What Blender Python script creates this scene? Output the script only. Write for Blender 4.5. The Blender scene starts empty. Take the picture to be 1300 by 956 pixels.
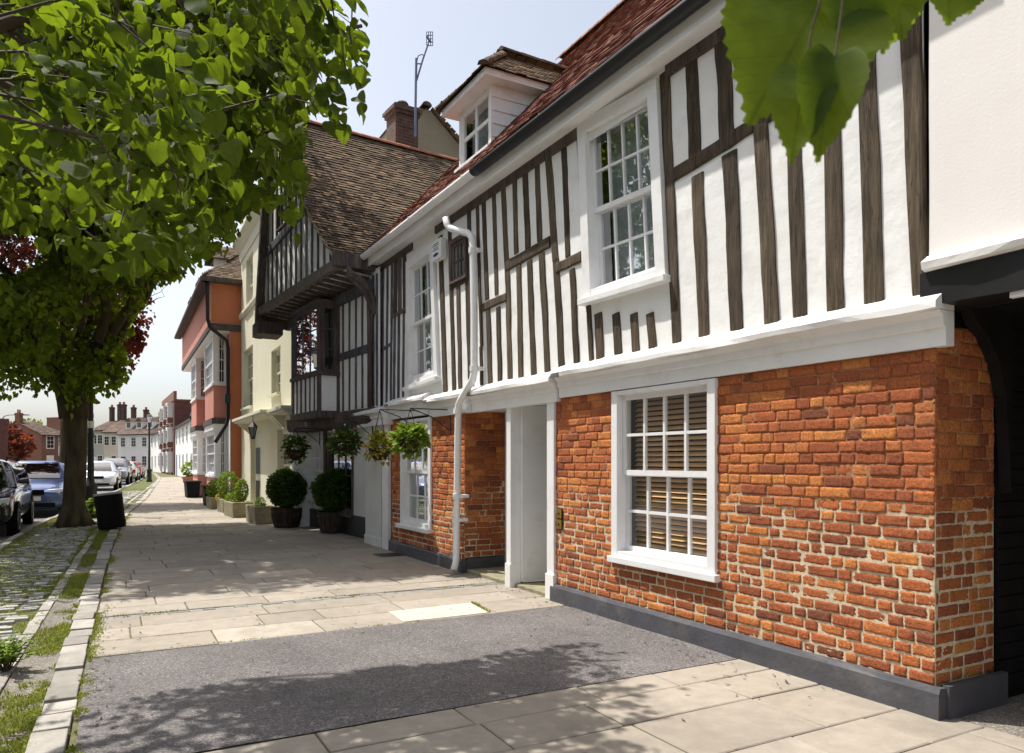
import bpy, math, random
from mathutils import Vector, Matrix, noise

R = random.Random(11)
scene = bpy.context.scene
col = scene.collection
pi = math.pi
V = Vector

# ------------------------------------------------------------------ survey of the site (camera station, metres)
FOC, HZ, EYE = 940.0, 585.0, 1.5
TH = math.atan(510 / 940); SN, CS = math.sin(TH), math.cos(TH)

def sight(px, py):
    u = (px - 650) / FOC
    return V((u * CS + SN, CS - u * SN, (HZ - py) / FOC))

def ground(px, py, z=0.0):
    t = (EYE - z) * FOC / (py - HZ)
    r = sight(px, py)
    return V((t * r.x, t * r.y, z))

def proj(p):
    d = p.x * SN + p.y * CS
    if d < 0.05: return (-9999, -9999, d)
    return (650 + FOC * (p.x * CS - p.y * SN) / d, HZ - FOC * (p.z - EYE) / d, d)

class Frame:
    """facade frame: local x runs along the wall away from the camera, local y points out to the street"""
    def __init__(s, P, Q):
        s.P = V((P[0], P[1], 0)); d = V((Q[0] - P[0], Q[1] - P[1], 0)); s.L = d.length; s.d = d.normalized()
        s.n = V((-s.d.y, s.d.x, 0)); s.rz = math.atan2(s.d.y, s.d.x)
    def at(s, px, py, out=0.0):
        r = sight(px, py); O = s.P + s.n * out
        t = O.dot(s.n) / r.dot(s.n)
        p = r * t
        return ((p - O).dot(s.d), p.z + EYE)
    def s(s_, px, out=0.0): return s_.at(px, 500, out)[0]

# ------------------------------------------------------------------ mesh building
class MB:
    def __init__(s): s.v = []; s.f = []; s.t = []; s.w = []
    def add(s, pts, faces, t=0.5):
        o = len(s.v); s.v += [tuple(p) for p in pts]
        for f in faces: s.f.append([o + i for i in f]); s.t.append(t)
    def quad(s, a, b, c, d, t=0.5): s.add([a, b, c, d], [(0, 1, 2, 3)], t)
    def hexa(s, p, t=0.5):
        s.add(p, [(0, 3, 2, 1), (4, 5, 6, 7), (0, 1, 5, 4), (1, 2, 6, 5), (2, 3, 7, 6), (3, 0, 4, 7)], t)
    def box(s, x0, x1, y0, y1, z0, z1, t=0.5, T=None):
        p = [(x0, y0, z0), (x1, y0, z0), (x1, y1, z0), (x0, y1, z0), (x0, y0, z1), (x1, y0, z1), (x1, y1, z1), (x0, y1, z1)]
        s.hexa([T(*q) for q in p] if T else p, t)
    def tube(s, pts, rad, n=8, t=0.5, caps=True):
        pts = [V(p) for p in pts]; o = len(s.v); k = len(pts)
        if not hasattr(rad, '__len__'): rad = [rad] * k
        up = None
        for i, p in enumerate(pts):
            d = (pts[min(i + 1, k - 1)] - pts[max(i - 1, 0)]).normalized()
            if up is None: up = V((0, 0, 1)) if abs(d.z) < 0.9 else V((1, 0, 0))
            a = d.cross(up).normalized(); b = a.cross(d).normalized(); up = b
            for j in range(n):
                an = 2 * pi * j / n
                s.v.append(tuple(p + (a * math.cos(an) + b * math.sin(an)) * rad[i]))
        for i in range(k - 1):
            for j in range(n):
                j2 = (j + 1) % n
                s.f.append([o + i * n + j, o + i * n + j2, o + (i + 1) * n + j2, o + (i + 1) * n + j]); s.t.append(t)
        if caps:
            s.f.append([o + j for j in range(n)][::-1]); s.t.append(t)
            s.f.append([o + (k - 1) * n + j for j in range(n)]); s.t.append(t)
    def lathe(s, prof, n=16, c=(0, 0, 0), t=0.5, M=None):
        o = len(s.v)
        for r, z in prof:
            for j in range(n):
                p = V((c[0] + r * math.cos(2 * pi * j / n), c[1] + r * math.sin(2 * pi * j / n), c[2] + z))
                s.v.append(tuple(M @ p if M else p))
        for i in range(len(prof) - 1):
            for j in range(n):
                j2 = (j + 1) % n
                s.f.append([o + i * n + j, o + i * n + j2, o + (i + 1) * n + j2, o + (i + 1) * n + j]); s.t.append(t)
        s.f.append([o + j for j in range(n)][::-1]); s.t.append(t)
        s.f.append([o + (len(prof) - 1) * n + j for j in range(n)]); s.t.append(t)
    def extrude(s, poly, axis_from, axis_to, t=0.5):
        """poly: list of Vectors (3D), swept by the vector axis_to-axis_from"""
        d = V(axis_to) - V(axis_from); n = len(poly)
        p = [V(q) for q in poly]
        s.add(p + [q + d for q in p], [tuple(range(n))[::-1], tuple(range(n, 2 * n))] + [(i, (i + 1) % n, n + (i + 1) % n, n + i) for i in range(n)], t)
    def sweep(s, prof, xs, jit=0.0, t=0.5, zo=None):
        """profile (out,z) swept along local x"""
        o = len(s.v); n = len(prof)
        for x in xs:
            dz = (zo(x) if zo else 0)
            for (a, z) in prof:
                j = V((x, a * 9, z * 9))
                s.v.append((x, a + jit * noise.noise(j * 2.3), z + dz + jit * noise.noise(j * 2.1 + V((7, 3, 1)))))
        for i in range(len(xs) - 1):
            for j in range(n):
                j2 = (j + 1) % n
                s.f.append([o + i * n + j, o + i * n + j2, o + (i + 1) * n + j2, o + (i + 1) * n + j]); s.t.append(t)
        s.f.append([o + j for j in range(n)][::-1]); s.t.append(t)
        s.f.append([o + (len(xs) - 1) * n + j for j in range(n)]); s.t.append(t)
    def build(s, name, mat, parent=None, smooth=False, bevel=0.0, fix=True, **tags):
        me = bpy.data.meshes.new(name)
        me.from_pydata(s.v, [], s.f)
        at = me.attributes.new('tint', 'FLOAT', 'FACE'); at.data.foreach_set('value', s.t)
        if fix:
            import bmesh
            bm = bmesh.new(); bm.from_mesh(me); bmesh.ops.recalc_face_normals(bm, faces=bm.faces); bm.to_mesh(me); bm.free()
        uv = me.uv_layers.new(name='uv')
        vs = me.vertices
        buf = []; own = len(s.w) == len(s.v) and len(s.w) > 0
        for p in me.polygons:
            n = p.normal; ax, ay, az = abs(n.x), abs(n.y), abs(n.z)
            for vi in p.vertices:
                c = vs[vi].co
                if own: buf += s.w[vi]; continue
                if az >= ax and az >= ay: buf += (c.x, c.y)
                elif ay >= ax: buf += (c.x, c.z)
                else: buf += (c.y, c.z)
        uv.data.foreach_set('uv', buf)
        if smooth: me.polygons.foreach_set('use_smooth', [True] * len(me.polygons))
        me.materials.append(mat)
        o = bpy.data.objects.new(name, me); col.objects.link(o)
        if parent: o.parent = parent
        if bevel:
            b = o.modifiers.new('bevel', 'BEVEL'); b.width = bevel; b.segments = 2; b.limit_method = 'ANGLE'; b.angle_limit = 0.6
        tag(o, **tags)
        return o

def tag(o, label=None, cat=None, group=None, kind=None):
    if label: o['label'] = label
    if cat: o['category'] = cat
    if group: o['group'] = group
    if kind: o['kind'] = kind
    return o

def empty(name, loc=(0, 0, 0), rz=0.0, **tags):
    o = bpy.data.objects.new(name, None); col.objects.link(o)
    o.location = loc; o.rotation_euler = (0, 0, rz); o.empty_display_size = 0.2
    return tag(o, **tags)

def copy_tree(o, parent=None):
    c = o.copy(); col.objects.link(c)
    if parent: c.parent = parent
    for ch in list(o.children): copy_tree(ch, c)
    return c

def nz(x, y=0.0, z=0.0): return noise.noise(V((x, y, z)))

# ------------------------------------------------------------------ materials
def newmat(name):
    m = bpy.data.materials.new(name); m.use_nodes = True
    nt = m.node_tree; b = nt.nodes['Principled BSDF']
    return m, nt, b
def N(nt, typ, **kw):
    n = nt.nodes.new(typ)
    for k, v in kw.items():
        if k.startswith('i_'):
            key = k[2:]; key = int(key) if key.isdigit() else key.replace('_', ' ')
            n.inputs[key].default_value = v
        else: setattr(n, k, v)
    return n
def L(nt, a, b): nt.links.new(a, b)
def coords(nt, scale=(1, 1, 1), kind='Object'):
    tc = N(nt, 'ShaderNodeTexCoord'); mp = N(nt, 'ShaderNodeMapping')
    mp.inputs['Scale'].default_value = scale
    L(nt, tc.outputs[kind], mp.inputs['Vector']); return mp.outputs['Vector']
def nzt(nt, vec, scale, detail=4, rough=0.6):
    n = N(nt, 'ShaderNodeTexNoise'); n.inputs['Scale'].default_value = scale; n.inputs['Detail'].default_value = detail
    n.inputs['Roughness'].default_value = rough
    if vec is not None: L(nt, vec, n.inputs['Vector'])
    return n.outputs['Fac']
def ramp(nt, fac, stops):
    r = N(nt, 'ShaderNodeValToRGB'); e = r.color_ramp.elements
    while len(e) < len(stops): e.new(0.5)
    for el, (p, c) in zip(e, stops):
        el.position = p; el.color = (c[0], c[1], c[2], 1) if hasattr(c, '__len__') else (c, c, c, 1)
    L(nt, fac, r.inputs['Fac']); return r.outputs['Color']
def mixc(nt, fac, a, b, mode='MIX'):
    m = N(nt, 'ShaderNodeMix'); m.data_type = 'RGBA'; m.blend_type = mode
    for sock, val in ((m.inputs[0], fac), (m.inputs[6], a), (m.inputs[7], b)):
        if hasattr(val, 'is_linked') or isinstance(val, bpy.types.NodeSocket): L(nt, val, sock)
        elif hasattr(val, '__len__'): sock.default_value = (val[0], val[1], val[2], 1)
        else: sock.default_value = val
    return m.outputs[2]
def bump(nt, b, h, strength, dist):
    n = N(nt, 'ShaderNodeBump'); n.inputs['Strength'].default_value = strength; n.inputs['Distance'].default_value = dist
    L(nt, h, n.inputs['Height']); L(nt, n.outputs['Normal'], b.inputs['Normal'])
def mul(nt, a, k):
    m = N(nt, 'ShaderNodeMath'); m.operation = 'MULTIPLY'; L(nt, a, m.inputs[0]); m.inputs[1].default_value = k; return m.outputs[0]
def addm(nt, a, b):
    m = N(nt, 'ShaderNodeMath'); m.operation = 'ADD'; L(nt, a, m.inputs[0]); L(nt, b, m.inputs[1]); return m.outputs[0]
def tintf(nt):
    a = N(nt, 'ShaderNodeAttribute'); a.attribute_name = 'tint'; return a.outputs['Fac']
def sc(c, k): return tuple(min(1, x * k) for x in c)

def plain(name, c, rough=0.6, var=0.12, vscale=2.0, bmp=0.15, bscale=60.0, dist=0.004, spec=0.35, metal=0.0, stretch=(1, 1, 1), dirt=None, dscale=1.2):
    m, nt, b = newmat(name); vec = coords(nt, stretch)
    f = nzt(nt, vec, vscale, 6)
    c0 = ramp(nt, f, [(0.3, sc(c, 1 - var)), (0.7, sc(c, 1 + var))])
    if dirt:
        d = ramp(nt, nzt(nt, vec, dscale, 8, 0.7), [(0.52, 0.0), (0.72, 1.0)])
        c0 = mixc(nt, mul(nt, d, 0.6), c0, dirt)
    L(nt, c0, b.inputs['Base Color'])
    b.inputs['Roughness'].default_value = rough; b.inputs['Specular IOR Level'].default_value = spec; b.inputs['Metallic'].default_value = metal
    if bmp: bump(nt, b, nzt(nt, vec, bscale, 5), bmp, dist)
    return m
def tinted(name, stops, rough=0.8, bmp=0.5, bscale=50.0, dist=0.006, var=0.35, vscale=9.0, spec=0.25, blotch=None, stretch=(1, 1, 1)):
    m, nt, b = newmat(name); vec = coords(nt, stretch)
    c = ramp(nt, tintf(nt), stops)
    f = nzt(nt, vec, vscale, 7, 0.7)
    g = ramp(nt, f, [(0.28, 1 - var), (0.72, 1 + var)])
    c = mixc(nt, 1.0, c, g, 'MULTIPLY')
    if blotch:
        d = ramp(nt, nzt(nt, vec, blotch[1], 8, 0.75), [(0.5, 0.0), (0.68, 1.0)])
        c = mixc(nt, mul(nt, d, blotch[2]), c, blotch[0])
    L(nt, c, b.inputs['Base Color']); b.inputs['Roughness'].default_value = rough; b.inputs['Specular IOR Level'].default_value = spec
    if bmp: bump(nt, b, nzt(nt, vec, bscale, 6, 0.7), bmp, dist)
    return m
def leafmat(name, dark, light, trans, tr=0.45, veins=False):
    m, nt, b = newmat(name)
    t = tintf(nt)
    c = ramp(nt, t, [(0.0, dark), (1.0, light)])
    vec = coords(nt); f = nzt(nt, vec, 35, 3)
    c = mixc(nt, 1.0, c, ramp(nt, f, [(0.3, 0.8), (0.7, 1.15)]), 'MULTIPLY')
    uvn = N(nt, 'ShaderNodeTexCoord'); sx = N(nt, 'ShaderNodeSeparateXYZ'); L(nt, uvn.outputs['UV'], sx.inputs[0])
    def mth(op, a, b=None, c_=None):
        q = N(nt, 'ShaderNodeMath'); q.operation = op
        for i_, v_ in enumerate((a, b, c_)):
            if v_ is None: continue
            if isinstance(v_, (int, float)): q.inputs[i_].default_value = v_
            else: L(nt, v_, q.inputs[i_])
        return q.outputs[0]
    ab = mth('ABSOLUTE', sx.outputs['Y'])
    side = mth('ABSOLUTE', mth('SINE', mth('MULTIPLY', mth('SUBTRACT', sx.outputs['X'], mth('MULTIPLY', ab, 0.95)), 21.0)))
    vein = mth('MAXIMUM', mth('LESS_THAN', ab, 0.014), mth('MULTIPLY', mth('LESS_THAN', side, 0.13), 0.7))
    vk = ramp(nt, vein, [(0.0, 1.0), (1.0, 1.6)]) if veins else None
    if veins: c = mixc(nt, 1.0, c, vk, 'MULTIPLY')
    L(nt, c, b.inputs['Base Color']); b.inputs['Roughness'].default_value = 0.6; b.inputs['Specular IOR Level'].default_value = 0.16
    tl = N(nt, 'ShaderNodeBsdfTranslucent'); tc_ = mixc(nt, 1.0, ramp(nt, t, [(0, sc(trans, 0.5)), (1, trans)]), ramp(nt, f, [(0.3, 0.85), (0.7, 1.1)]), 'MULTIPLY')
    if veins: tc_ = mixc(nt, 1.0, tc_, ramp(nt, vein, [(0.0, 1.0), (1.0, 0.62)]), 'MULTIPLY')
    L(nt, tc_, tl.inputs['Color'])
    mx = N(nt, 'ShaderNodeMixShader'); mx.inputs[0].default_value = tr
    L(nt, b.outputs[0], mx.inputs[1]); L(nt, tl.outputs[0], mx.inputs[2]); L(nt, mx.outputs[0], nt.nodes['Material Output'].inputs['Surface'])
    return m
def glassmat(name, tintc=(0.75, 0.8, 0.82), refl=1.0, wob=0.02):
    m, nt, b = newmat(name); nt.nodes.remove(b)
    fr = N(nt, 'ShaderNodeFresnel'); fr.inputs['IOR'].default_value = 1.55
    k = N(nt, 'ShaderNodeMath'); k.operation = 'MULTIPLY_ADD'; k.inputs[1].default_value = refl; k.inputs[2].default_value = 0.05; k.use_clamp = True
    L(nt, fr.outputs[0], k.inputs[0])
    tr = N(nt, 'ShaderNodeBsdfTransparent'); tr.inputs['Color'].default_value = (*tintc, 1)
    gl = N(nt, 'ShaderNodeBsdfGlossy'); gl.inputs['Roughness'].default_value = 0.015
    if wob:
        bn = N(nt, 'ShaderNodeBump'); bn.inputs['Strength'].default_value = wob * 6; bn.inputs['Distance'].default_value = 0.02
        L(nt, nzt(nt, coords(nt), 3.0, 2), bn.inputs['Height']); L(nt, bn.outputs[0], gl.inputs['Normal'])
    mx = N(nt, 'ShaderNodeMixShader'); L(nt, k.outputs[0], mx.inputs[0]); L(nt, tr.outputs[0], mx.inputs[1]); L(nt, gl.outputs[0], mx.inputs[2])
    L(nt, mx.outputs[0], nt.nodes['Material Output'].inputs['Surface'])
    return m
def carpaint(name, c, rough=0.25, metal=0.3, coat=1.0):
    m, nt, b = newmat(name)
    b.inputs['Base Color'].default_value = (*c, 1); b.inputs['Roughness'].default_value = rough; b.inputs['Metallic'].default_value = metal
    b.inputs['Coat Weight'].default_value = coat; b.inputs['Coat Roughness'].default_value = 0.04
    return m

M = {}
M['brick'] = tinted('brick', [(0.0, (0.22, 0.075, 0.042)), (0.3, (0.36, 0.105, 0.044)), (0.65, (0.49, 0.150, 0.052)), (1.0, (0.64, 0.245, 0.072))], rough=0.95, bmp=1.0, bscale=110, dist=0.016, var=0.55, vscale=62, blotch=((0.19, 0.085, 0.055), 5.0, 0.55))
M['brick_far'] = tinted('brick_far', [(0.0, (0.14, 0.05, 0.035)), (1.0, (0.34, 0.12, 0.06))], var=0.3)
def mortar():
    m, nt, b = newmat('mortar')
    vec = coords(nt)
    sp = N(nt, 'ShaderNodeSeparateXYZ'); L(nt, vec, sp.inputs[0])
    z = N(nt, 'ShaderNodeMath'); z.operation = 'MULTIPLY_ADD'; L(nt, nzt(nt, vec, 1.6, 4), z.inputs[0]); z.inputs[1].default_value = 1.1; L(nt, sp.outputs['Z'], z.inputs[2])
    f = ramp(nt, mul(nt, z.outputs[0], 0.4), [(0.66, 0.0), (0.78, 1.0)])
    a = ramp(nt, nzt(nt, vec, 18, 6), [(0.3, (0.46, 0.38, 0.25)), (0.7, (0.70, 0.60, 0.43))])
    d = ramp(nt, nzt(nt, vec, 18, 6), [(0.3, (0.26, 0.11, 0.05)), (0.7, (0.48, 0.24, 0.12))])
    L(nt, mixc(nt, f, a, d), b.inputs['Base Color']); b.inputs['Roughness'].default_value = 0.95
    bump(nt, b, nzt(nt, vec, 90, 5), 0.8, 0.006)
    return m
M['mortar'] = mortar()
M['plaster'] = plain('limewash_plaster', (0.80, 0.80, 0.78), 0.85, 0.04, 3.0, 0.5, 9.0, 0.012, 0.2, dirt=(0.60, 0.575, 0.51), dscale=2.4)
M['cream_render'] = plain('cream_render', (0.79, 0.755, 0.72), 0.9, 0.03, 2.0, 0.35, 70, 0.003, 0.15)
M['white_paint'] = plain('white_paint', (0.80, 0.80, 0.79), 0.45, 0.04, 4.0, 0.25, 25, 0.003, 0.4, dirt=(0.58, 0.55, 0.48), dscale=2.2)
M['white_gloss'] = plain('white_gloss_paint', (0.80, 0.80, 0.80), 0.38, 0.03, 4.0, 0.2, 22, 0.003, 0.42, dirt=(0.63, 0.60, 0.54), dscale=3.5)
M['offwhite'] = plain('grey_white_paint', (0.66, 0.67, 0.64), 0.5, 0.06, 3.0, 0.2, 20, 0.003, 0.35)
def timbermat(name, c, k=1.0):
    m, nt, b = newmat(name)
    vec = coords(nt, (1, 1, 0.07)); vec2 = coords(nt, (1, 1, 0.35))
    f = nzt(nt, vec, 42, 8, 0.7); g = nzt(nt, vec2, 7, 5)
    c0 = ramp(nt, f, [(0.3, sc(c, 0.4)), (0.5, c), (0.75, sc(c, 1.9))])
    c0 = mixc(nt, 1.0, c0, ramp(nt, g, [(0.3, 0.65), (0.7, 1.25)]), 'MULTIPLY')
    c0 = mixc(nt, 1.0, c0, ramp(nt, tintf(nt), [(0, 0.7), (1, 1.3)]), 'MULTIPLY')
    ck = nzt(nt, coords(nt, (1, 1, 0.045)), 26, 3, 0.5)
    c0 = mixc(nt, ramp(nt, ck, [(0.485, 0.0), (0.5, 0.85), (0.515, 0.0)]), c0, sc(c, 0.2))
    c0 = mixc(nt, mul(nt, ramp(nt, nzt(nt, coords(nt, (1, 1, .5)), 3.5, 7, .7), [(0.5, 0.0), (0.7, 1.0)]), 0.4), c0, (c[0] * 1.5, c[1] * 1.55, c[2] * 1.7))
    L(nt, c0, b.inputs['Base Color']); b.inputs['Roughness'].default_value = 0.85; b.inputs['Specular IOR Level'].default_value = 0.2
    bump(nt, b, f, 0.9 * k, 0.012)
    return m
M['timber'] = timbermat('weathered_oak', (0.080, 0.060, 0.040))
M['timber_dark'] = timbermat('dark_oak', (0.105, 0.083, 0.076), 0.5)
M['timber_slate'] = timbermat('blue_black_timber', (0.10, 0.098, 0.115), 0.4)
M['tile_brown'] = tinted('brown_peg_tile', [(0, (0.045, 0.033, 0.025)), (0.4, (0.11, 0.077, 0.053)), (0.8, (0.18, 0.13, 0.085)), (1, (0.27, 0.155, 0.085))], bmp=0.6, bscale=45, dist=0.008, var=0.4, vscale=14, blotch=((0.22, 0.19, 0.12), 4.0, 0.5), spec=0.1)
M['tile_red'] = tinted('red_peg_tile', [(0, (0.07, 0.032, 0.026)), (0.4, (0.165, 0.064, 0.046)), (0.75, (0.22, 0.088, 0.06)), (1, (0.29, 0.135, 0.075))], bmp=0.6, bscale=45, dist=0.008, var=0.4, vscale=14, blotch=((0.12, 0.085, 0.06), 3.0, 0.5), spec=0.1)
M['tile_far'] = tinted('far_roof_tile', [(0, (0.05, 0.036, 0.03)), (0.5, (0.11, 0.072, 0.055)), (1, (0.19, 0.12, 0.085))], var=0.4, vscale=6)
M['plinth'] = plain('dark_plinth_paint', (0.075, 0.075, 0.085), 0.55, 0.2, 5, 0.6, 22, 0.008, 0.4, dirt=(0.16, 0.15, 0.14), dscale=4)
M['black'] = plain('black_paint', (0.012, 0.012, 0.013), 0.45, 0.2, 6, 0.3, 30, 0.003, 0.4)
M['black_board'] = plain('tarred_boards', (0.010, 0.009, 0.009), 0.7, 0.3, 6, 0.5, 20, 0.006, 0.2)
M['iron'] = plain('black_iron', (0.016, 0.016, 0.019), 0.5, 0.2, 8, 0.3, 50, 0.002, 0.4)
M['timber_pale'] = timbermat('grey_moulding', (0.19, 0.165, 0.155), 0.4)
M['galv'] = plain('galvanised_pole', (0.16, 0.19, 0.26), 0.45, 0.1, 8, 0, metal=0.5)
M['lead'] = plain('lead_sheet', (0.16, 0.16, 0.17), 0.6, 0.3, 8, 0.6, 20, 0.006)
M['glass'] = glassmat('window_glass', refl=0.55, wob=0.006)
M['glass_clear'] = glassmat('clear_window_glass', (0.88, 0.9, 0.9), refl=0.10, wob=0)
M['glass_wavy'] = glassmat('old_window_glass', refl=0.4, wob=0.012)
M['glass_bright'] = glassmat('casement_glass', (0.35, 0.4, 0.45), refl=1.6, wob=0.008)
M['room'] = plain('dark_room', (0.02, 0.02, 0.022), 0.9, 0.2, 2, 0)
M['curtain'] = plain('net_curtain', (0.62, 0.64, 0.64), 0.9, 0.1, 3, 0.6, 8, 0.02, 0.1, stretch=(1, 1, 0.05))
M['blind'] = plain('wooden_blind', (0.76, 0.47, 0.23), 0.5, 0.2, 5, 0.2, 40, 0.002, 0.3, stretch=(0.1, 1, 1))
M['brass'] = plain('polished_brass', (0.62, 0.40, 0.08), 0.3, 0.15, 12, 0.1, metal=0.85)
M['cream_wall'] = plain('cream_stucco', (0.68, 0.65, 0.50), 0.8, 0.05, 2, 0.5, 14, 0.006, 0.2, dirt=(0.55, 0.5, 0.38), dscale=1.0)
M['cream_paint'] = plain('cream_gloss', (0.66, 0.64, 0.52), 0.5, 0.05, 3, 0.1)
M['pink'] = plain('pink_render', (0.58, 0.26, 0.205), 0.85, 0.06, 2, 0.5, 40, 0.004, 0.2)
M['orange'] = plain('shaded_orange_render', (0.50, 0.17, 0.085), 0.85, 0.08, 1.5, 0.5, 40, 0.004, 0.2)  # orange flank render, with the shade of that side put into its colour
M['slab'] = tinted('york_stone', [(0, (0.272, 0.238, 0.195)), (0.5, (0.325, 0.286, 0.235)), (0.9, (0.37, 0.326, 0.27)), (1.0, (0.52, 0.47, 0.39))], rough=0.9, bmp=0.45, bscale=30, dist=0.006, var=0.14, vscale=7, blotch=((0.19, 0.172, 0.145), 2.2, 0.4))
def spots(m):
    nt = m.node_tree; b = nt.nodes['Principled BSDF']; src = b.inputs['Base Color'].links[0].from_socket
    v = N(nt, 'ShaderNodeTexVoronoi'); v.inputs['Scale'].default_value = 5.5; vec = coords(nt); L(nt, vec, v.inputs['Vector'])
    sep = N(nt, 'ShaderNodeSeparateColor'); L(nt, v.outputs['Color'], sep.inputs[0])
    r = N(nt, 'ShaderNodeMath'); r.operation = 'MULTIPLY'; L(nt, ramp(nt, v.outputs['Distance'], [(0.09, 1.0), (0.12, 0.0)]), r.inputs[0]); L(nt, ramp(nt, sep.outputs[0], [(0.6, 0.0), (0.62, 0.55)]), r.inputs[1])
    c = mixc(nt, r.outputs[0], src, (0.10, 0.092, 0.085))
    st = ramp(nt, nzt(nt, coords(nt, (1, .6, 1)), 0.8, 9, 0.72), [(0.47, 0.0), (0.62, 1.0)])
    c = mixc(nt, mul(nt, st, 0.28), c, (0.14, 0.125, 0.10))
    L(nt, c, b.inputs['Base Color'])
spots(M['slab'])
M['joint'] = plain('mossy_joint', (0.14, 0.13, 0.07), 0.95, 0.4, 6, 0.8, 60, 0.01, 0.1, dirt=(0.13, 0.18, 0.03), dscale=2.5)
def asphaltmat(name, c):
    m, nt, b = newmat(name); vec = coords(nt)
    v = N(nt, 'ShaderNodeTexVoronoi'); v.inputs['Scale'].default_value = 110; L(nt, vec, v.inputs['Vector'])
    f = nzt(nt, vec, 1.3, 7, 0.7)
    c0 = ramp(nt, f, [(0.3, sc(c, 0.8)), (0.7, sc(c, 1.25))])
    rnd = N(nt, 'ShaderNodeSeparateColor'); L(nt, v.outputs['Color'], rnd.inputs[0])
    c0 = mixc(nt, 1.0, c0, ramp(nt, rnd.outputs[0], [(0.0, 0.65), (0.7, 1.0), (1.0, 1.9)]), 'MULTIPLY')
    L(nt, c0, b.inputs['Base Color']); b.inputs['Roughness'].default_value = 0.85; b.inputs['Specular IOR Level'].default_value = 0.3
    c1 = mixc(nt, mul(nt, ramp(nt, nzt(nt, vec, 0.9, 8, 0.75), [(0.5, 0.0), (0.66, 1.0)]), 0.35), c0, sc(c, 0.55)); L(nt, c1, b.inputs['Base Color'])
    bump(nt, b, v.outputs['Distance'], 0.7, 0.006)
    return m
M['asphalt'] = asphaltmat('asphalt', (0.135, 0.124, 0.12))
M['old_asphalt'] = asphaltmat('worn_asphalt', (0.19, 0.17, 0.145))
M['road'] = asphaltmat('road_asphalt', (0.15, 0.145, 0.145))
M['kerbstone'] = tinted('kerb_stone', [(0, (0.23, 0.215, 0.19)), (1, (0.42, 0.39, 0.345))], rough=0.9, bmp=0.8, bscale=25, dist=0.01, var=0.2, vscale=8)
M['sett'] = tinted('granite_sett', [(0, (0.20, 0.195, 0.185)), (1, (0.42, 0.40, 0.36))], rough=0.85, bmp=0.7, bscale=40, dist=0.006, var=0.25, vscale=12)
M['earth'] = plain('moss_earth', (0.11, 0.12, 0.05), 0.95, 0.4, 8, 0.9, 40, 0.02, 0.1, dirt=(0.16, 0.22, 0.03), dscale=2)
M['grass'] = leafmat('grass_blade', (0.12, 0.15, 0.022), (0.30, 0.33, 0.06), (0.46, 0.52, 0.08), 0.35)
M['leaf'] = leafmat('lime_leaf', (0.022, 0.042, 0.007), (0.055, 0.095, 0.012), (0.36, 0.48, 0.02), 0.5)
M['leaf_near'] = leafmat('young_lime_leaf', (0.018, 0.034, 0.006), (0.052, 0.088, 0.012), (0.27, 0.38, 0.016), 0.5, veins=True)
M['copper'] = leafmat('copper_leaf', (0.035, 0.010, 0.010), (0.11, 0.032, 0.022), (0.40, 0.09, 0.035), 0.4)
M['box_leaf'] = leafmat('box_leaf', (0.022, 0.050, 0.008), (0.075, 0.14, 0.02), (0.20, 0.36, 0.03), 0.3)
M['lime_leafy'] = leafmat('bright_shrub_leaf', (0.08, 0.14, 0.015), (0.22, 0.33, 0.04), (0.35, 0.5, 0.05), 0.35)
M['flower_y'] = leafmat('yellow_leaf', (0.30, 0.20, 0.03), (0.62, 0.50, 0.10), (0.6, 0.45, 0.06), 0.3)
M['flower_r'] = leafmat('pink_flower', (0.4, 0.06, 0.08), (0.75, 0.35, 0.35), (0.6, 0.1, 0.1), 0.3)
M['bark'] = plain('lime_bark', (0.085, 0.068, 0.042), 0.95, 0.45, 6, 1.0, 16, 0.04, 0.1, stretch=(1, 1, 0.25), dirt=(0.07, 0.085, 0.03), dscale=2)
M['stone'] = plain('weathered_stone', (0.27, 0.245, 0.16), 0.9, 0.25, 6, 0.9, 30, 0.012, 0.15)
M['oakbarrel'] = timbermat('barrel_oak', (0.05, 0.034, 0.026))
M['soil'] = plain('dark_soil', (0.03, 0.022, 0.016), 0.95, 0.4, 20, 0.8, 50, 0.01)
M['plastic_black'] = plain('black_plastic', (0.007, 0.007, 0.0075), 0.75, 0.2, 5, 0.1, 40, 0.001, 0.15)
M['rubber'] = plain('tyre_rubber', (0.018, 0.018, 0.018), 0.85, 0.2, 9, 0.2)
M['alloy'] = plain('alloy_rim', (0.5, 0.5, 0.52), 0.35, 0.1, 9, 0, metal=0.8)
M['carglass'] = glassmat('car_glass', (0.10, 0.13, 0.14), refl=1.6, wob=0)
M['carglass_pale'] = glassmat('windscreen_glass', (0.35, 0.45, 0.45), refl=2.4, wob=0)
M['cabin'] = plain('car_interior', (0.05, 0.05, 0.055), 0.8, 0.3, 3, 0)
M['lampglass'] = plain('lamp_glass', (0.75, 0.77, 0.8), 0.12, 0.05, 5, 0, spec=0.6)
M['redlens'] = plain('red_lens', (0.45, 0.015, 0.015), 0.2, 0.1, 5, 0, spec=0.6)
M['plate_w'] = plain('white_number_plate', (0.75, 0.75, 0.73), 0.4, 0.05, 5, 0)
M['blue'] = plain('blue_enamel', (0.03, 0.06, 0.22), 0.4, 0.1, 5, 0)
M['door_purple'] = plain('purple_door', (0.10, 0.06, 0.30), 0.5, 0.1, 4, 0)
M['terracotta'] = plain('terracotta', (0.35, 0.13, 0.07), 0.8, 0.2, 6, 0.3)
M['twig'] = plain('brown_twig', (0.06, 0.042, 0.025), 0.85, 0.3, 9, 0.4)
M['far_white'] = plain('far_white_wall', (0.82, 0.81, 0.78), 0.85, 0.05, 1.0, 0.3, 12)
M['far_cream'] = plain('far_cream_wall', (0.62, 0.55, 0.43), 0.85, 0.07, 1.0, 0.3, 12)
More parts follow.
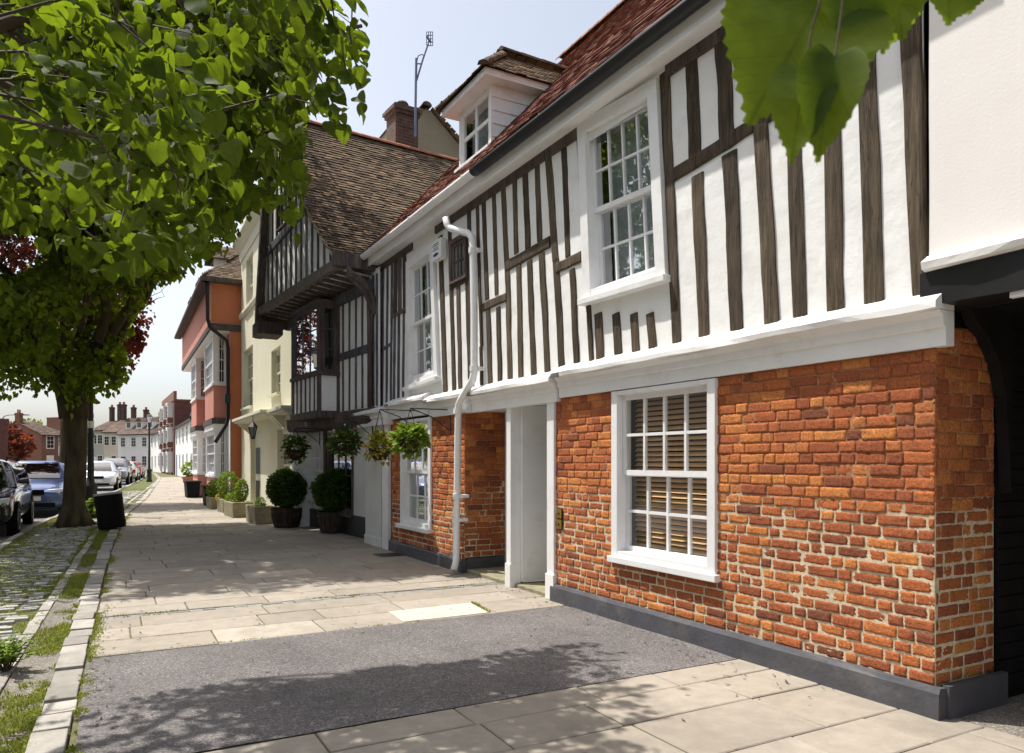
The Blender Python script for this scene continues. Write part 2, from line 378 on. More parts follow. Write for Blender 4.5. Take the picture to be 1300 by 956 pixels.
M['far_grey'] = plain('far_grey_wall', (0.45, 0.44, 0.42), 0.85, 0.07, 1.0, 0.3, 12)
def brickwall(name, c1, c2, mort):
    m, nt, b = newmat(name)
    vec = coords(nt, (1, 1, 1), 'UV')
    t = N(nt, 'ShaderNodeTexBrick'); L(nt, vec, t.inputs['Vector'])
    t.inputs['Scale'].default_value = 1.0; t.inputs['Brick Width'].default_value = 0.235; t.inputs['Row Height'].default_value = 0.08
    t.inputs['Mortar Size'].default_value = 0.008; t.inputs['Color1'].default_value = (*c1, 1); t.inputs['Color2'].default_value = (*c2, 1); t.inputs['Mortar'].default_value = (*mort, 1)
    c = mixc(nt, 1.0, t.outputs['Color'], ramp(nt, nzt(nt, vec, 5, 6), [(0.3, 0.7), (0.7, 1.25)]), 'MULTIPLY')
    L(nt, c, b.inputs['Base Color']); b.inputs['Roughness'].default_value = 0.9
    bump(nt, b, nzt(nt, vec, 40, 5), 0.5, 0.006)
    return m
M['chimney_brick'] = brickwall('chimney_brick', (0.115, 0.05, 0.038), (0.06, 0.03, 0.025), (0.13, 0.10, 0.08))
M['far_brick'] = brickwall('far_brick', (0.26, 0.09, 0.055), (0.17, 0.06, 0.045), (0.25, 0.18, 0.13))
M['dark_brick'] = brickwall('dark_red_brick', (0.15, 0.045, 0.04), (0.10, 0.035, 0.03), (0.14, 0.09, 0.07))
M['rear_render'] = plain('grey_brown_render', (0.21, 0.18, 0.14), 0.9, 0.1, 2, 0.4, 30)
# ------------------------------------------------------------------ building pieces
def plane_T(o, d, n):
    """map (a along, b up, c outward) to house-local coordinates"""
    o = V(o); d = V(d); n = V(n)
    return lambda a, b, c: o + d * a + n * c + V((0, 0, b))
def skew_T(c00, c10, c11, c01, n=(0, 1, 0)):
    """four wall points (s,z) lower-near, lower-far, upper-far, upper-near -> unit square map"""
    n = V(n)
    def T(a, b, c):
        s = c00[0] * (1 - a) * (1 - b) + c10[0] * a * (1 - b) + c11[0] * a * b + c01[0] * (1 - a) * b
        z = c00[1] * (1 - a) * (1 - b) + c10[1] * a * (1 - b) + c11[1] * a * b + c01[1] * (1 - a) * b
        return V((s, 0, z)) + n * c
    return T

def window(house, T, w, h, cols=4, rows=(2, 2), depth=0.12, fw=0.07, proud=0.02, bar=0.02, frame_mat='white_gloss', back='curtain', glass='glass',
           sill=True, name='window', simple=False, label=None, stile=0.045, unit=(1, 1), sill_out=0.07, head=None):
    hd = head or fw
    """sash window; (w,h) in metres; unit=(w,h) divides coordinates when T maps a unit square"""
    U = lambda a, b, c: T(a / unit[0], b / unit[1], c)
    m = MB()
    m.box(0, fw, -depth, proud, 0, h, T=lambda x, y, z: U(x, z, y))
    m.box(w - fw, w, -depth, proud, 0, h, T=lambda x, y, z: U(x, z, y))
    m.box(fw, w - fw, -depth, proud - 0.003, h - hd, h, T=lambda x, y, z: U(x, z, y))
    m.box(fw, w - fw, -depth, proud - 0.003, 0, fw * 0.6, T=lambda x, y, z: U(x, z, y))
    win = m.build(name, M[frame_mat], house, bevel=0 if simple else 0.004, label=label)
    if sill:
        m = MB(); m.box(-0.03, w + 0.03, -0.01, proud + sill_out, -0.06, 0.0, T=lambda x, y, z: U(x, z, y))
        m.build('sill', M[frame_mat], win, bevel=0 if simple else 0.006)
    a0, a1, b0, b1 = fw, w - fw, fw * 0.6, h - hd
    hs = (b1 - b0); mid = b0 + hs * rows[1] / (rows[0] + rows[1]) if len(rows) == 2 else b0
    m = MB(); g = MB()
    def sash(z0, z1, nr, o):
        bx = lambda x0, x1, q0, q1, e=0.0: m.box(x0, x1, o - 0.018 - e, o + 0.018 + e, q0, q1, T=lambda x, y, z: U(x, z, y))
        bx(a0, a0 + stile, z0, z1); bx(a1 - stile, a1, z0, z1); bx(a0 + stile, a1 - stile, z0, z0 + stile, -0.001); bx(a0 + stile, a1 - stile, z1 - stile, z1, -0.001)
        for i in range(1, cols):
            x = a0 + stile + (a1 - a0 - 2 * stile) * i / cols
            bx(x - bar / 2, x + bar / 2, z0 + stile, z1 - stile, -0.003)
        for j in range(1, nr):
            z = z0 + stile + (z1 - z0 - 2 * stile) * j / nr
            bx(a0 + stile, a1 - stile, z - bar / 2, z + bar / 2, -0.005)
        g.quad(U(a0 + stile, z0 + stile, o), U(a1 - stile, z0 + stile, o), U(a1 - stile, z1 - stile, o), U(a0 + stile, z1 - stile, o))
    if len(rows) == 2:
        sash(mid - 0.02, b1, rows[0], -depth * 0.35); sash(b0, mid + 0.02, rows[1], -depth * 0.35 - 0.04)
    else: sash(b0, b1, rows[0], -depth * 0.4)
    m.build('sash', M[frame_mat], win); g.build('pane', M[glass], win, fix=False)
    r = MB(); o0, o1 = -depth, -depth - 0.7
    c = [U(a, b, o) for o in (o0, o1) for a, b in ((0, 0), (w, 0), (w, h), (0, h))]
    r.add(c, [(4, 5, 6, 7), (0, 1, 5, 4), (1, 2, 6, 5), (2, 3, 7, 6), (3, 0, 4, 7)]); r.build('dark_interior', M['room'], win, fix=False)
    if back == 'curtain':
        cu = MB(); k = 28
        for (x0, x1) in ((fw, w * 0.40), (w * 0.60, w - fw)):
            o = len(cu.v)
            for i in range(k + 1):
                x = x0 + (x1 - x0) * i / k; y = -depth - 0.10 + 0.022 * math.sin(i * 1.9) + 0.01 * math.sin(i * 0.7)
                cu.v += [tuple(U(x, 0.02, y)), tuple(U(x, h - 0.02, y))]
            for i in range(k): cu.f.append([o + 2 * i, o + 2 * i + 2, o + 2 * i + 3, o + 2 * i + 1]); cu.t.append(0.5)
        cu.build('curtain', M['curtain'], win, smooth=True, fix=False)
    elif back == 'net':
        cu = MB(); k = 40
        for i in range(k + 1):
            x = fw + (w - 2 * fw) * i / k; y = -depth - 0.09 + 0.015 * math.sin(i * 1.7)
            cu.v += [tuple(U(x, 0.02, y)), tuple(U(x, h - 0.02, y))]
        for i in range(k): cu.f.append([2 * i, 2 * i + 2, 2 * i + 3, 2 * i + 1]); cu.t.append(0.5)
        cu.build('curtain', M['curtain'], win, smooth=True, fix=False)
    elif back == 'blind':
        bl = MB(); z = 0.05
        while z < h - 0.06:
            y = -depth - 0.06
            bl.add([U(fw, z, y + 0.017), U(w - fw, z, y + 0.017), U(w - fw, z + 0.034, y - 0.014), U(fw, z + 0.034, y - 0.014)], [(0, 1, 2, 3)]); z += 0.047
        bl.build('blind', M['blind'], win, fix=False)
    return win

def wall_sheet(m, T, s0, s1, z0, z1, holes=(), o=0.0, rev=0.12):
    ss = sorted({s0, s1, *[h[0] for h in holes], *[h[1] for h in holes]}); zz = sorted({z0, z1, *[h[2] for h in holes], *[h[3] for h in holes]})
    ss = [x for x in ss if s0 <= x <= s1]; zz = [x for x in zz if z0 <= x <= z1]
    for i in range(len(ss) - 1):
        for j in range(len(zz) - 1):
            cs, cz = (ss[i] + ss[i + 1]) / 2, (zz[j] + zz[j + 1]) / 2
            if any(h[0] < cs < h[1] and h[2] < cz < h[3] for h in holes): continue
            m.quad(T(ss[i], zz[j], o), T(ss[i + 1], zz[j], o), T(ss[i + 1], zz[j + 1], o), T(ss[i], zz[j + 1], o))
    for (a, b, c, d) in holes:
        for p, q in (((a, c), (b, c)), ((b, c), (b, d)), ((b, d), (a, d)), ((a, d), (a, c))):
            m.quad(T(*p, o), T(*q, o), T(*q, o - rev), T(*p, o - rev))

def brick_wall(house, T, u0, u1, z0, z1, holes=(), wide_below=1.22, seed=1, row=0.0775, name='brick_wall', bright=0.0, label=None):
    r = random.Random(seed); m = MB(); nr = int(round((z1 - z0) / row)); row = (z1 - z0) / nr
    for i in range(nr):
        za, zb = z0 + i * row, z0 + (i + 1) * row
        u = u0 - r.random() * 0.2; k = i % 2
        while u < u1:
            st = (r.random() < 0.5) if r.random() < 0.25 else (k % 2 == 0); k += 1
            ln = (0.225 if st else 0.115) * r.uniform(0.88, 1.1)
            ivs = [(max(u, u0), min(u + ln, u1))]
            zc = (za + zb) / 2
            for (a, b, c, d) in holes:
                if c < zc < d:
                    nv = []
                    for (p, q) in ivs:
                        if q <= a or p >= b: nv.append((p, q)); continue
                        if p < a: nv.append((p, a))
                        if q > b: nv.append((b, q))
                    ivs = nv
            wide = zc < wide_below + 0.25 * nz(u * 0.9, zc, seed) + 0.0
            gap = r.uniform(0.006, 0.0105) if wide else r.uniform(0.002, 0.0042)
            t = min(1, max(0, r.gauss(0.58 + bright, 0.25) + 0.22 * nz(u * 0.8, zc * 1.2, 5 + seed)))
            if not wide: t = min(1, t + 0.03)
            for (p, q) in ivs:
                if q - p < 0.035: continue
                j = lambda s: r.uniform(-s, s)
                p2, q2, a2, b2 = p + gap + j(0.002), q - gap + j(0.002), za + gap + j(0.003), zb - gap + j(0.003)
                base = r.uniform(-0.004, 0.004); tilt = j(0.004)
                nx = 12 if st else 7; nzv = 7; o = len(m.v)
                for b in range(nzv):
                    for a in range(nx):
                        fa, fb = a / (nx - 1), b / (nzv - 1)
                        x, z = p2 + (q2 - p2) * fa, a2 + (b2 - a2) * fb
                        edge = a in (0, nx - 1) or b in (0, nzv - 1)
                        corner = a in (0, nx - 1) and b in (0, nzv - 1)
                        y = base + tilt * (fa - .5) + (j(0.0018) + .0045 * nz(x * 52, z * 60, u * 3) + .001 if not edge else -0.002 + j(0.002)) + (-0.0015 if corner else 0)
                        if edge: x += j(0.003); z += j(0.0028)
                        m.v.append(tuple(T(x, z, y)))
                for b in range(nzv - 1):
                    for a in range(nx - 1):
                        m.f.append([o + b * nx + a, o + b * nx + a + 1, o + (b + 1) * nx + a + 1, o + (b + 1) * nx + a]); m.t.append(t)
                ring = [a for a in range(nx)] + [b * nx + nx - 1 for b in range(1, nzv)] + [(nzv - 1) * nx + a for a in range(nx - 2, -1, -1)] + [b * nx for b in range(nzv - 2, 0, -1)]
                o2 = len(m.v)
                for q_ in ring:
                    b, a = divmod(q_, nx); x, z = p2 + (q2 - p2) * a / (nx - 1), a2 + (b2 - a2) * b / (nzv - 1)
                    m.v.append(tuple(T(x, z, -0.03)))
                n = len(ring)
                for c in range(n):
                    m.f.append([o + ring[c], o2 + c, o2 + (c + 1) % n, o + ring[(c + 1) % n]]); m.t.append(t)
            u += ln
    w = m.build(name, M['brick'], house, smooth=True, fix=False, label=label)
    mo = MB(); wall_sheet(mo, T, u0, u1, z0, z1, holes, o=-0.005, rev=0.1)
    mo.build('mortar_bed', M['mortar'], w, fix=False)
    return w

def timber(house, p0, p1, w0, w1, out=0.016, horiz=False, name='timber_stud', mat='timber', wob=0.008, T=None, back=-0.02, t=None):
    """wobbly squared oak between (s,z) points; w measured across; local facade coords or T(a,b,c)"""
    T = T or (lambda a, b, c: V((a, c, b)))
    n = 9; m = MB(); sd = R.uniform(0, 100); o_ = out + R.uniform(-0.003, 0.004)
    d = V((p1[0] - p0[0], p1[1] - p0[1])); ln = d.length; d.normalize(); pr = V((-d.y, d.x))
    rings = []
    for i in range(n):
        f = i / (n - 1); c = V(p0) * (1 - f) + V(p1) * f; w = (w0 * (1 - f) + w1 * f) / 2
        c = c + pr * (wob * 1.2 * nz(f * 2.2 * max(ln, .6), sd, 2))
        a = c - pr * (w + wob * nz(f * 5 * max(ln, .5), sd)); b = c + pr * (w + wob * nz(f * 5 * max(ln, .5), sd, 9))
        e = 0.25 * (w0 + w1) / 2
        oo = o_ + 0.003 * nz(f * 4, sd, 5)
        rings.append([T(a.x, a.y, back), T(a.x, a.y, oo - 0.005), T(*(a * 0.86 + b * 0.14), oo), T(*(a * 0.14 + b * 0.86), oo), T(b.x, b.y, oo - 0.005), T(b.x, b.y, back)])
    for r_ in rings: m.v += [tuple(q) for q in r_]
    tt = R.random() if t is None else t
    for i in range(n - 1):
        for j in range(5): m.f.append([i * 6 + j, i * 6 + j + 1, (i + 1) * 6 + j + 1, (i + 1) * 6 + j]); m.t.append(tt)
    m.f.append([0, 5, 4, 3, 2, 1]); m.t.append(tt); k = (n - 1) * 6; m.f.append([k, k + 1, k + 2, k + 3, k + 4, k + 5]); m.t.append(tt)
    return m.build(name, M[mat], house)

def tiles(m, o, u, v, n, lu, lv, inside=lambda a, b: True, gauge=0.1, tw=0.165, seed=1, sag=0.0, lift=0.016):
    """courses of small clay tiles; o eave corner, u along eave, v up the slope, n normal"""
    r = random.Random(seed); o = V(o); u = V(u); v = V(v); n = V(n)
    rows = int(lv / gauge + .05); cols = int(lu / tw) + 2
    for i in range(rows):
        for j in range(-1, cols):
            a0 = j * tw + (tw / 2 if i % 2 else 0) + r.uniform(-.004, .004); b0 = i * gauge + r.uniform(-.009, .009)
            a1, b1 = a0 + tw - 0.004, b0 + gauge * 1.7
            ca, cb = (a0 + a1) / 2, b0 + gauge / 2
            if ca < -0.02 or ca > lu + 0.02 or not inside(ca, cb): continue
            if b1 > lv + 0.09: b1 = lv + 0.09
            t = min(1, max(0, r.gauss(0.5, 0.22) + 0.25 * nz(a0 * .6, b0 * .6, seed)))
            h = lift + r.uniform(-.003, .007); k = r.uniform(-.004, .004)
            s = sag * nz(a0 * .35, b0 * .35, seed + 3)
            P = lambda a, b, c: o + u * a + v * b + n * (c + s)
            m.add([P(a0, b0, h + k), P(a1, b0, h - k), P(a1, b1, 0.004), P(a0, b1, 0.004), P(a0, b0, h + k - .015), P(a1, b0, h - k - .015), P(a1, b1, -.011), P(a0, b1, -.011)],
                  [(0, 1, 2, 3), (4, 5, 1, 0), (5, 6, 2, 1), (7, 4, 0, 3)], t)

def ridge_tiles(m, a, b, r=0.11, step=0.3, seed=3):
    rr = random.Random(seed); a, b = V(a), V(b); n = max(1, int((b - a).length / step)); d = (b - a).normalized()
    sd = d.cross(V((0, 0, 1))).normalized(); up = sd.cross(d)
    for i in range(n):
        p, q = a + (b - a) * (i / n), a + (b - a) * ((i + 1.08) / n); t = rr.random(); o = len(m.v); k = 7
        for c, s_ in ((p, 1.0), (q, 0.93)):
            for j in range(k):
                an = pi * j / (k - 1); m.v.append(tuple(c + (sd * math.cos(an) + up * math.sin(an) * 0.8) * r * s_))
        for j in range(k - 1): m.f.append([o + j, o + j + 1, o + k + j + 1, o + k + j]); m.t.append(t)
        m.f.append([o + j for j in range(k)][::-1]); m.t.append(t)

# ================================================================== MAIN TIMBER HOUSE (brick below, studs above)
FB = Frame((4.25, 2.6), (4.14, 12.4))
houseB = empty('timber_framed_house', FB.P, FB.rz, label='long white house with exposed dark studs over orange brick and white sash windows', cat='house')
LB = lambda a, b, c: V((a, c, b))            # (s, z, out) -> local
SE = 10.28                                    # far end of the front
# brick fronts
s_door_r = FB.s(703); s_rev = FB.s(590); s_far = FB.s(497)
w3 = [FB.at(911, 479)[0], FB.at(779, 600)[0], 0.575, 2.155]
nearbrick = brick_wall(houseB, LB, 0.03, s_door_r, 0.175, 2.165, [(w3[0] + .02, w3[1] - .02, w3[2], 2.2)], seed=3)
TR = lambda a, b, c: V((0.03 - c, -a, b))   # corner return, faces the passage mouth
brick_wall(houseB, TR, 0.0, 0.62, 0.175, 2.30, (), seed=8)
w4 = [FB.at(548.5, 600)[0], FB.at(510, 600)[0], FB.at(548, 672)[1], 2.1]
brick_wall(houseB, LB, s_rev, s_far, 0.175, 2.165, [(w4[0] + .02, w4[1] - .02, w4[2], 2.2)], wide_below=0.9, seed=5)
TR2 = lambda a, b, c: V((s_rev - c, -a, b))
brick_wall(houseB, TR2, 0.0, 0.62, 0.20, 2.165, (), wide_below=0.5, seed=9, bright=-0.05)
# plinths
m = MB()
for (a, b) in ((-0.02, s_door_r), (s_rev, s_far)):
    xs = [a + (b - a) * i / 14 for i in range(15)]
    m = MB(); m.sweep([(-0.03, -0.1), (0.055, -0.1), (0.05, 0.15), (0.035, 0.178), (-0.03, 0.18)], xs, jit=0.006)
    m.box(a - 0.02, a + 0.02, -0.64, -0.02, -0.1, 0.19); m.build('plinth', M['plinth'], houseB)
# porch recesses: side walls, doors, steps
sp1, sp0 = FB.s(651), FB.s(647)
m = MB(); m.box(sp1 - 0.05, sp1 + 0.02, -0.65, -0.10, 0.06, 2.16); m.build('partition', M['white_gloss'], houseB, bevel=0.004)
m = MB(); m.box(FB.s(706), FB.s(706) + 0.03, -0.65, -0.10, 0.0, 2.16); m.build('porch_side_wall', M['white_gloss'], houseB)
m = MB(); m.box(s_door_r, s_rev, -0.65, -0.02, -0.05, 0.045); m.build('doorstep', M['stone'], houseB, bevel=0.01)
m = MB(); m.box(s_door_r, s_rev, -0.75, -0.0, 2.165, 2.2); m.build('porch_ceiling', M['offwhite'], houseB)
for (a, b) in ((s_door_r + 0.04, sp1 - 0.06), (sp1 + 0.03, s_rev - 0.02)):
    m = MB(); m.box(a, b, -0.74, -0.66, 0.045, 2.16)
    d = m.build('door', M['black'], houseB, bevel=0.003)
    m = MB()
    for (x0, x1) in ((a, a + .09), (b - .12, b)): m.box(x0, x1, -0.66, -0.60, 0.045, 2.16)
    m.box(a + .09, b - .12, -0.66, -0.603, 2.0, 2.16); m.build('door_frame', M['white_gloss'], d, bevel=0.004)
    m = MB()
    for zz in ((0.25, 0.85), (1.05, 1.75)):
        for (x0, x1) in ((a + .16, (a + b) / 2 - .05), ((a + b) / 2 + .03, b - .18)): m.box(x0, x1, -0.662, -0.645, zz[0], zz[1])
    m.build('door_panel', M['black'], d, bevel=0.008)
    m = MB(); m.tube([(a + .2, -0.66, 1.0), (a + .2, -0.60, 1.0)], [0.012, 0.03], 10); m.build('door_knob', M['brass'], d)
for px0, px1 in ((697, 706), (645.5, 651)):
    a, b = FB.s(px1), FB.s(px0)
    m = MB(); m.box(a, b, -0.10, 0.03, 0.0, 2.17); m.box(a - .012, b + .012, -0.10, 0.045, 0.0, 0.28)
    m.build('porch_post', M['white_gloss'], houseB, bevel=0.006)
# white boarded pier at the far end
a, b = FB.s(497), FB.s(489)
m = MB(); m.box(a + 0.02, b, 0.0, 0.06, 0.0, 2.16); m.build('porch_post', M['white_gloss'], houseB, bevel=0.006)
m = MB(); m.box(b + 0.1, SE + 0.28, -0.3, 0.04, 0.05, 2.16); m.box(b + 0.06, SE + 0.30, -0.3, 0.055, 0.0, 0.16)
m.build('boarded_pier', M['offwhite'], houseB, bevel=0.005)
# moulded ledge and fascia in runs
def ledge(s0, s1, dz, do, name='ledge'):
    xs = [s0 + (s1 - s0) * i / max(6, int((s1 - s0) * 9)) for i in range(max(6, int((s1 - s0) * 9)) + 1)]
    p = [(-0.05, 2.165 + dz), (0.03 + do, 2.165 + dz), (0.035 + do, 2.27 + dz), (0.055 + do, 2.28 + dz), (0.06 + do, 2.33 + dz), (0.095 + do, 2.365 + dz)]
    f = MB(); f.sweep(p + [(-0.05, 2.365 + dz)], xs, jit=0.002); fo = f.build('fascia', M['white_paint'], houseB)
    q = [(-0.05, 2.366 + dz), (0.105 + do, 2.366 + dz), (0.13 + do, 2.375 + dz), (0.132 + do, 2.415 + dz), (0.10 + do, 2.44 + dz), (0.004, 2.505 + dz), (-0.05, 2.51 + dz)]
    l = MB(); l.sweep(q, xs, jit=0.012); l.build(name, M['white_paint'], houseB, smooth=False)
    e = MB(); e.sweep([(0.02, 2.37 + dz), (0.136 + do, 2.37 + dz), (0.138 + do, 2.41 + dz), (0.02, 2.45 + dz)], [s1 - 0.14, s1 - 0.08, s1 + 0.008], jit=0.006)
    e.build('lead_flashing', M['lead'], fo)
sA = FB.s(713); sB = FB.s(604); sC = FB.s(549)
ledge(-0.05, sA, 0.0, 0.0); ledge(sA + 0.02, sB, -0.035, 0.02); ledge(sB + 0.02, sC, -0.03, 0.02); ledge(sC + 0.02, FB.s(500), 0.02, 0.03); ledge(FB.s(499), SE + 0.42, -0.06, 0.12)
# plaster upper wall
w1 = dict(bl=FB.at(745, 381), tl=FB.at(737, 157), br=FB.at(850, 350), tr=FB.at(838, 100))
w2 = dict(bl=FB.at(519, 492), tl=FB.at(518.5, 333), br=FB.at(559, 478), tr=FB.at(552, 308))
m = MB()
h1 = (w1['br'][0] + .16, w1['tl'][0] - .16, w1['br'][1] + .12, w1['tr'][1] - .15)
h2 = (w2['br'][0] + .12, w2['tl'][0] - .12, w2['br'][1] + .12, w2['tr'][1] - .12)
def plasterT(a, b, c):
    return V((a, c + 0.006 * nz(a * 1.7, b * 1.7, 3) + 0.004 * nz(a * 6, b * 6), b))
SS = sorted({0.1, SE, h1[0], h1[1], h2[0], h2[1], *[0.1 + (SE - 0.1) * i / 70 for i in range(71)]}); ZZ = sorted({2.44, 5.0, h1[2], h1[3], h2[2], h2[3], *[2.44 + 2.56 * i / 20 for i in range(21)]})
for i in range(len(SS) - 1):
    for j in range(len(ZZ) - 1):
        cs, cz = (SS[i] + SS[i + 1]) / 2, (ZZ[j] + ZZ[j + 1]) / 2
        if any(h[0] < cs < h[1] and h[2] < cz < h[3] for h in (h1, h2)): continue
        m.quad(plasterT(SS[i], ZZ[j], 0), plasterT(SS[i + 1], ZZ[j], 0), plasterT(SS[i + 1], ZZ[j + 1], 0), plasterT(SS[i], ZZ[j + 1], 0))
m.build('plaster_wall', M['plaster'], houseB, smooth=True, fix=False)
# body behind: back and side walls so the house is closed
m = MB(); D_ = 8.6
m.box(-2.4, SE + 0.2, -D_, -D_ + 0.2, 0, 5.0); m.build('rear_wall', M['plaster'], houseB)
m = MB(); m.add([(SE, -0.02, 0), (SE, -D_, 0), (SE, -D_, 5.0), (SE, -D_ / 2, 9.55), (SE, -0.02, 5.0)], [(0, 1, 2, 3, 4)]); m.build('gable_wall', M['plaster'], houseB, fix=False)
m = MB(); m.add([(0.06, -0.62, 2.3), (0.06, -D_, 2.3), (0.06, -D_, 5.0), (0.06, -D_ / 2, 9.5), (0.06, -0.02, 5.0), (0.06, -0.02, 2.5)], [(0, 1, 2, 3, 4, 5)]); m.build('gable_wall', M['plaster'], houseB, fix=False)
# studs: (px at top, y) -> (px at bottom, y), widths in px
def stud(xt, yt, xb, yb, wt, wb=None, mat='timber', out=0.016):
    a, b = FB.at(xt, yt), FB.at(xb, yb); wb = wb or wt
    kw = lambda x, y, w: abs(FB.at(x - w / 2, y)[0] - FB.at(x + w / 2, y)[0])
    return timber(houseB, a, b, kw(xt, yt, wt), kw(xb, yb, wb), out=out, mat=mat)
def rail(x0, y0, x1, y1, h, out=0.02, mat='timber'):
    a, b = FB.at(x0, y0), FB.at(x1, y1); k = abs(FB.at(x0, y0 + h / 2)[1] - FB.at(x0, y0 - h / 2)[1])
    return timber(houseB, a, b, k, k * 1.0, out=out, name='timber_rail', mat=mat, wob=0.012)
zl = lambda px: HZ - (2.44 - EYE) / 1 * FOC / (lambda r: 1 / r)(1) if False else 0
def ybot(px):
    s = FB.s(px); w = FB.P + FB.d * s; return proj(V((w.x, w.y, 2.46)))[1]
def ytop(px, z=4.93):
    s = FB.s(px); w = FB.P + FB.d * s; return proj(V((w.x, w.y, z)))[1]
stud(1154, ytop(1140), 1170, 388, 29, 17, out=0.035)
stud(1096, ytop(1094), 1111, ybot(1111), 23, 25)
stud(1052, ytop(1044), 1062, ybot(1062), 21, 22)
stud(1001, ytop(992), 1017, ybot(1017), 17, 18)
stud(952, ytop(949), 966, 128, 17); stud(965, 128, 981, ybot(981), 17, 18)
stud(917, ytop(915), 924, 178, 18); stud(927, 194, 936, ybot(936), 18, 16)
stud(878, ytop(876), 883, 205, 15); stud(886, 222, 895, ybot(895), 15, 13)
stud(844.5, ytop(845, 4.86), 860, ybot(860), 12, 10)
rail(848, 228, 985, 122 + 20, 17)
for x0, x1 in ((760, 763), (782, 786), (805, 808), (826, 830)): stud(x0, 398, x1, ybot(x1), 9, 9)
stud(735, 172, 748, 395, 5, 5); stud(748, 388, 752, ybot(752), 5)
# between the two sash windows
stud(716, ytop(716, 4.86), 722, 326, 6); stud(727, 342, 733, ybot(733), 6.5)
stud(696, ytop(696, 4.86), 706, 330, 7.5); stud(706, 330, 714, ybot(714), 7.5)
stud(682, ytop(682, 4.86), 685.5, 306, 6); stud(688, 322, 696, ybot(696), 6.5)
stud(667, ytop(667, 4.86), 671, 315, 6); stud(672.5, 331, 678, ybot(678), 6.5)
stud(653.5, ytop(653, 4.86), 656, 322, 5.5); stud(659, 337, 662, ybot(662), 6)
stud(639, ytop(639, 4.86), 645, 360, 5.5); stud(645, 350, 648, ybot(648), 6)
stud(627, ytop(627, 4.86), 631, 374, 4.5); stud(633, 390, 635, ybot(635), 5)
stud(614, ytop(614, 4.86), 619, 380, 4.5); stud(620, 393, 623, ybot(623), 5)
stud(606, ytop(606, 4.86), 612, 440, 3.5); stud(611, 440, 612, ybot(612), 3.5)
rail(643, 339, 699, 307, 13); rail(707, 341, 739, 326, 13); rail(611, 391, 644, 377, 9)
# around the small casement and the alarm box
rail(573, 365, 596, 352, 6); stud(596, ytop(596, 4.8), 600, ybot(600), 4, mat='timber_dark')
stud(582, 362, 585, ybot(585), 4.5); stud(593, 358, 597, ybot(597), 4)
stud(571, ytop(571, 4.8), 577, ybot(577), 4.5); stud(559.5, 300, 566, ybot(566), 5)
# far end, in the shade of the lime
for xt, xb in ((482, 480.5), (487, 485), (492.5, 491), (498, 496.5)): stud(xt, ytop(xt, 4.86), xb, ybot(xb), 2.4, mat='timber_slate')
for xt, xb in ((502, 500.5), (507, 506), (513, 512)): stud(xt, 398, xb, ybot(xb), 2.6, mat='timber_slate')
for xt, xb in ((503, 502), (508, 508), (514, 514.5)): stud(xt, ytop(xt, 4.86), xb, 398, 4.2, mat='timber_dark')
rail(499, 402, 517, 391, 4.5, mat='timber_dark'); rail(479, 448, 496, 437, 4, mat='timber_slate')
stud(479.5, ytop(479, 4.86), 478.5, ybot(479), 4, mat='timber_dark', out=.03)
# wall plate under the eave
for (a, b) in ((0.12, 2.38), (3.72, 7.4), (8.3, SE)): timber(houseB, (a, 4.86), (b, 4.86), 0.14, 0.13, out=0.02, name='wall_plate', mat='timber_dark')
# small dark casement beside the drainpipe
c0, c1 = FB.at(576, 340), FB.at(593, 290)
m = MB()
a, b, z0, z1 = FB.s(595), FB.s(574), FB.at(585, 357)[1], FB.at(585, 300)[1]
window(houseB, plane_T((a, 0.03, z0), (1, 0, 0), (0, 1, 0)), b - a, z1 - z0, cols=3, rows=(2,), depth=0.06, fw=0.06, bar=0.025, frame_mat='timber_dark', back='none', sill=False)
# sash windows upstairs (leaning with the frame)
def leaning(wd, **kw):
    T = skew_T(wd['br'], wd['bl'], wd['tl'], wd['tr'])
    w = (V(wd['br']) - V(wd['bl'])).length; h = (V(wd['br']) - V(wd['tr'])).length
    return window(houseB, T, w, h, unit=(w, h), **kw)
leaning(w1, cols=4, rows=(2, 2), depth=0.15, fw=0.13, proud=0.05, bar=0.02, sill_out=0.05, glass='glass_wavy', back='net')
leaning(w2, cols=3, rows=(2, 2), depth=0.14, fw=0.13, proud=0.05, bar=0.02, sill_out=0.05, glass='glass_wavy', back='net')
# sash windows downstairs
window(houseB, plane_T((w3[0], 0, 0.60), (1, 0, 0), (0, 1, 0)), w3[1] - w3[0], 1.555, cols=4, rows=(2, 2), depth=0.14, fw=0.09, proud=0.03, bar=0.026, back='blind', stile=0.05, head=.04, sill_out=.03, glass='glass_clear')
window(houseB, plane_T((w4[0], 0, w4[2]), (1, 0, 0), (0, 1, 0)), w4[1] - w4[0], 2.15 - w4[2], cols=3, rows=(2, 2), depth=0.14, fw=0.10, proud=0.03, bar=0.024, back='net', head=.05)
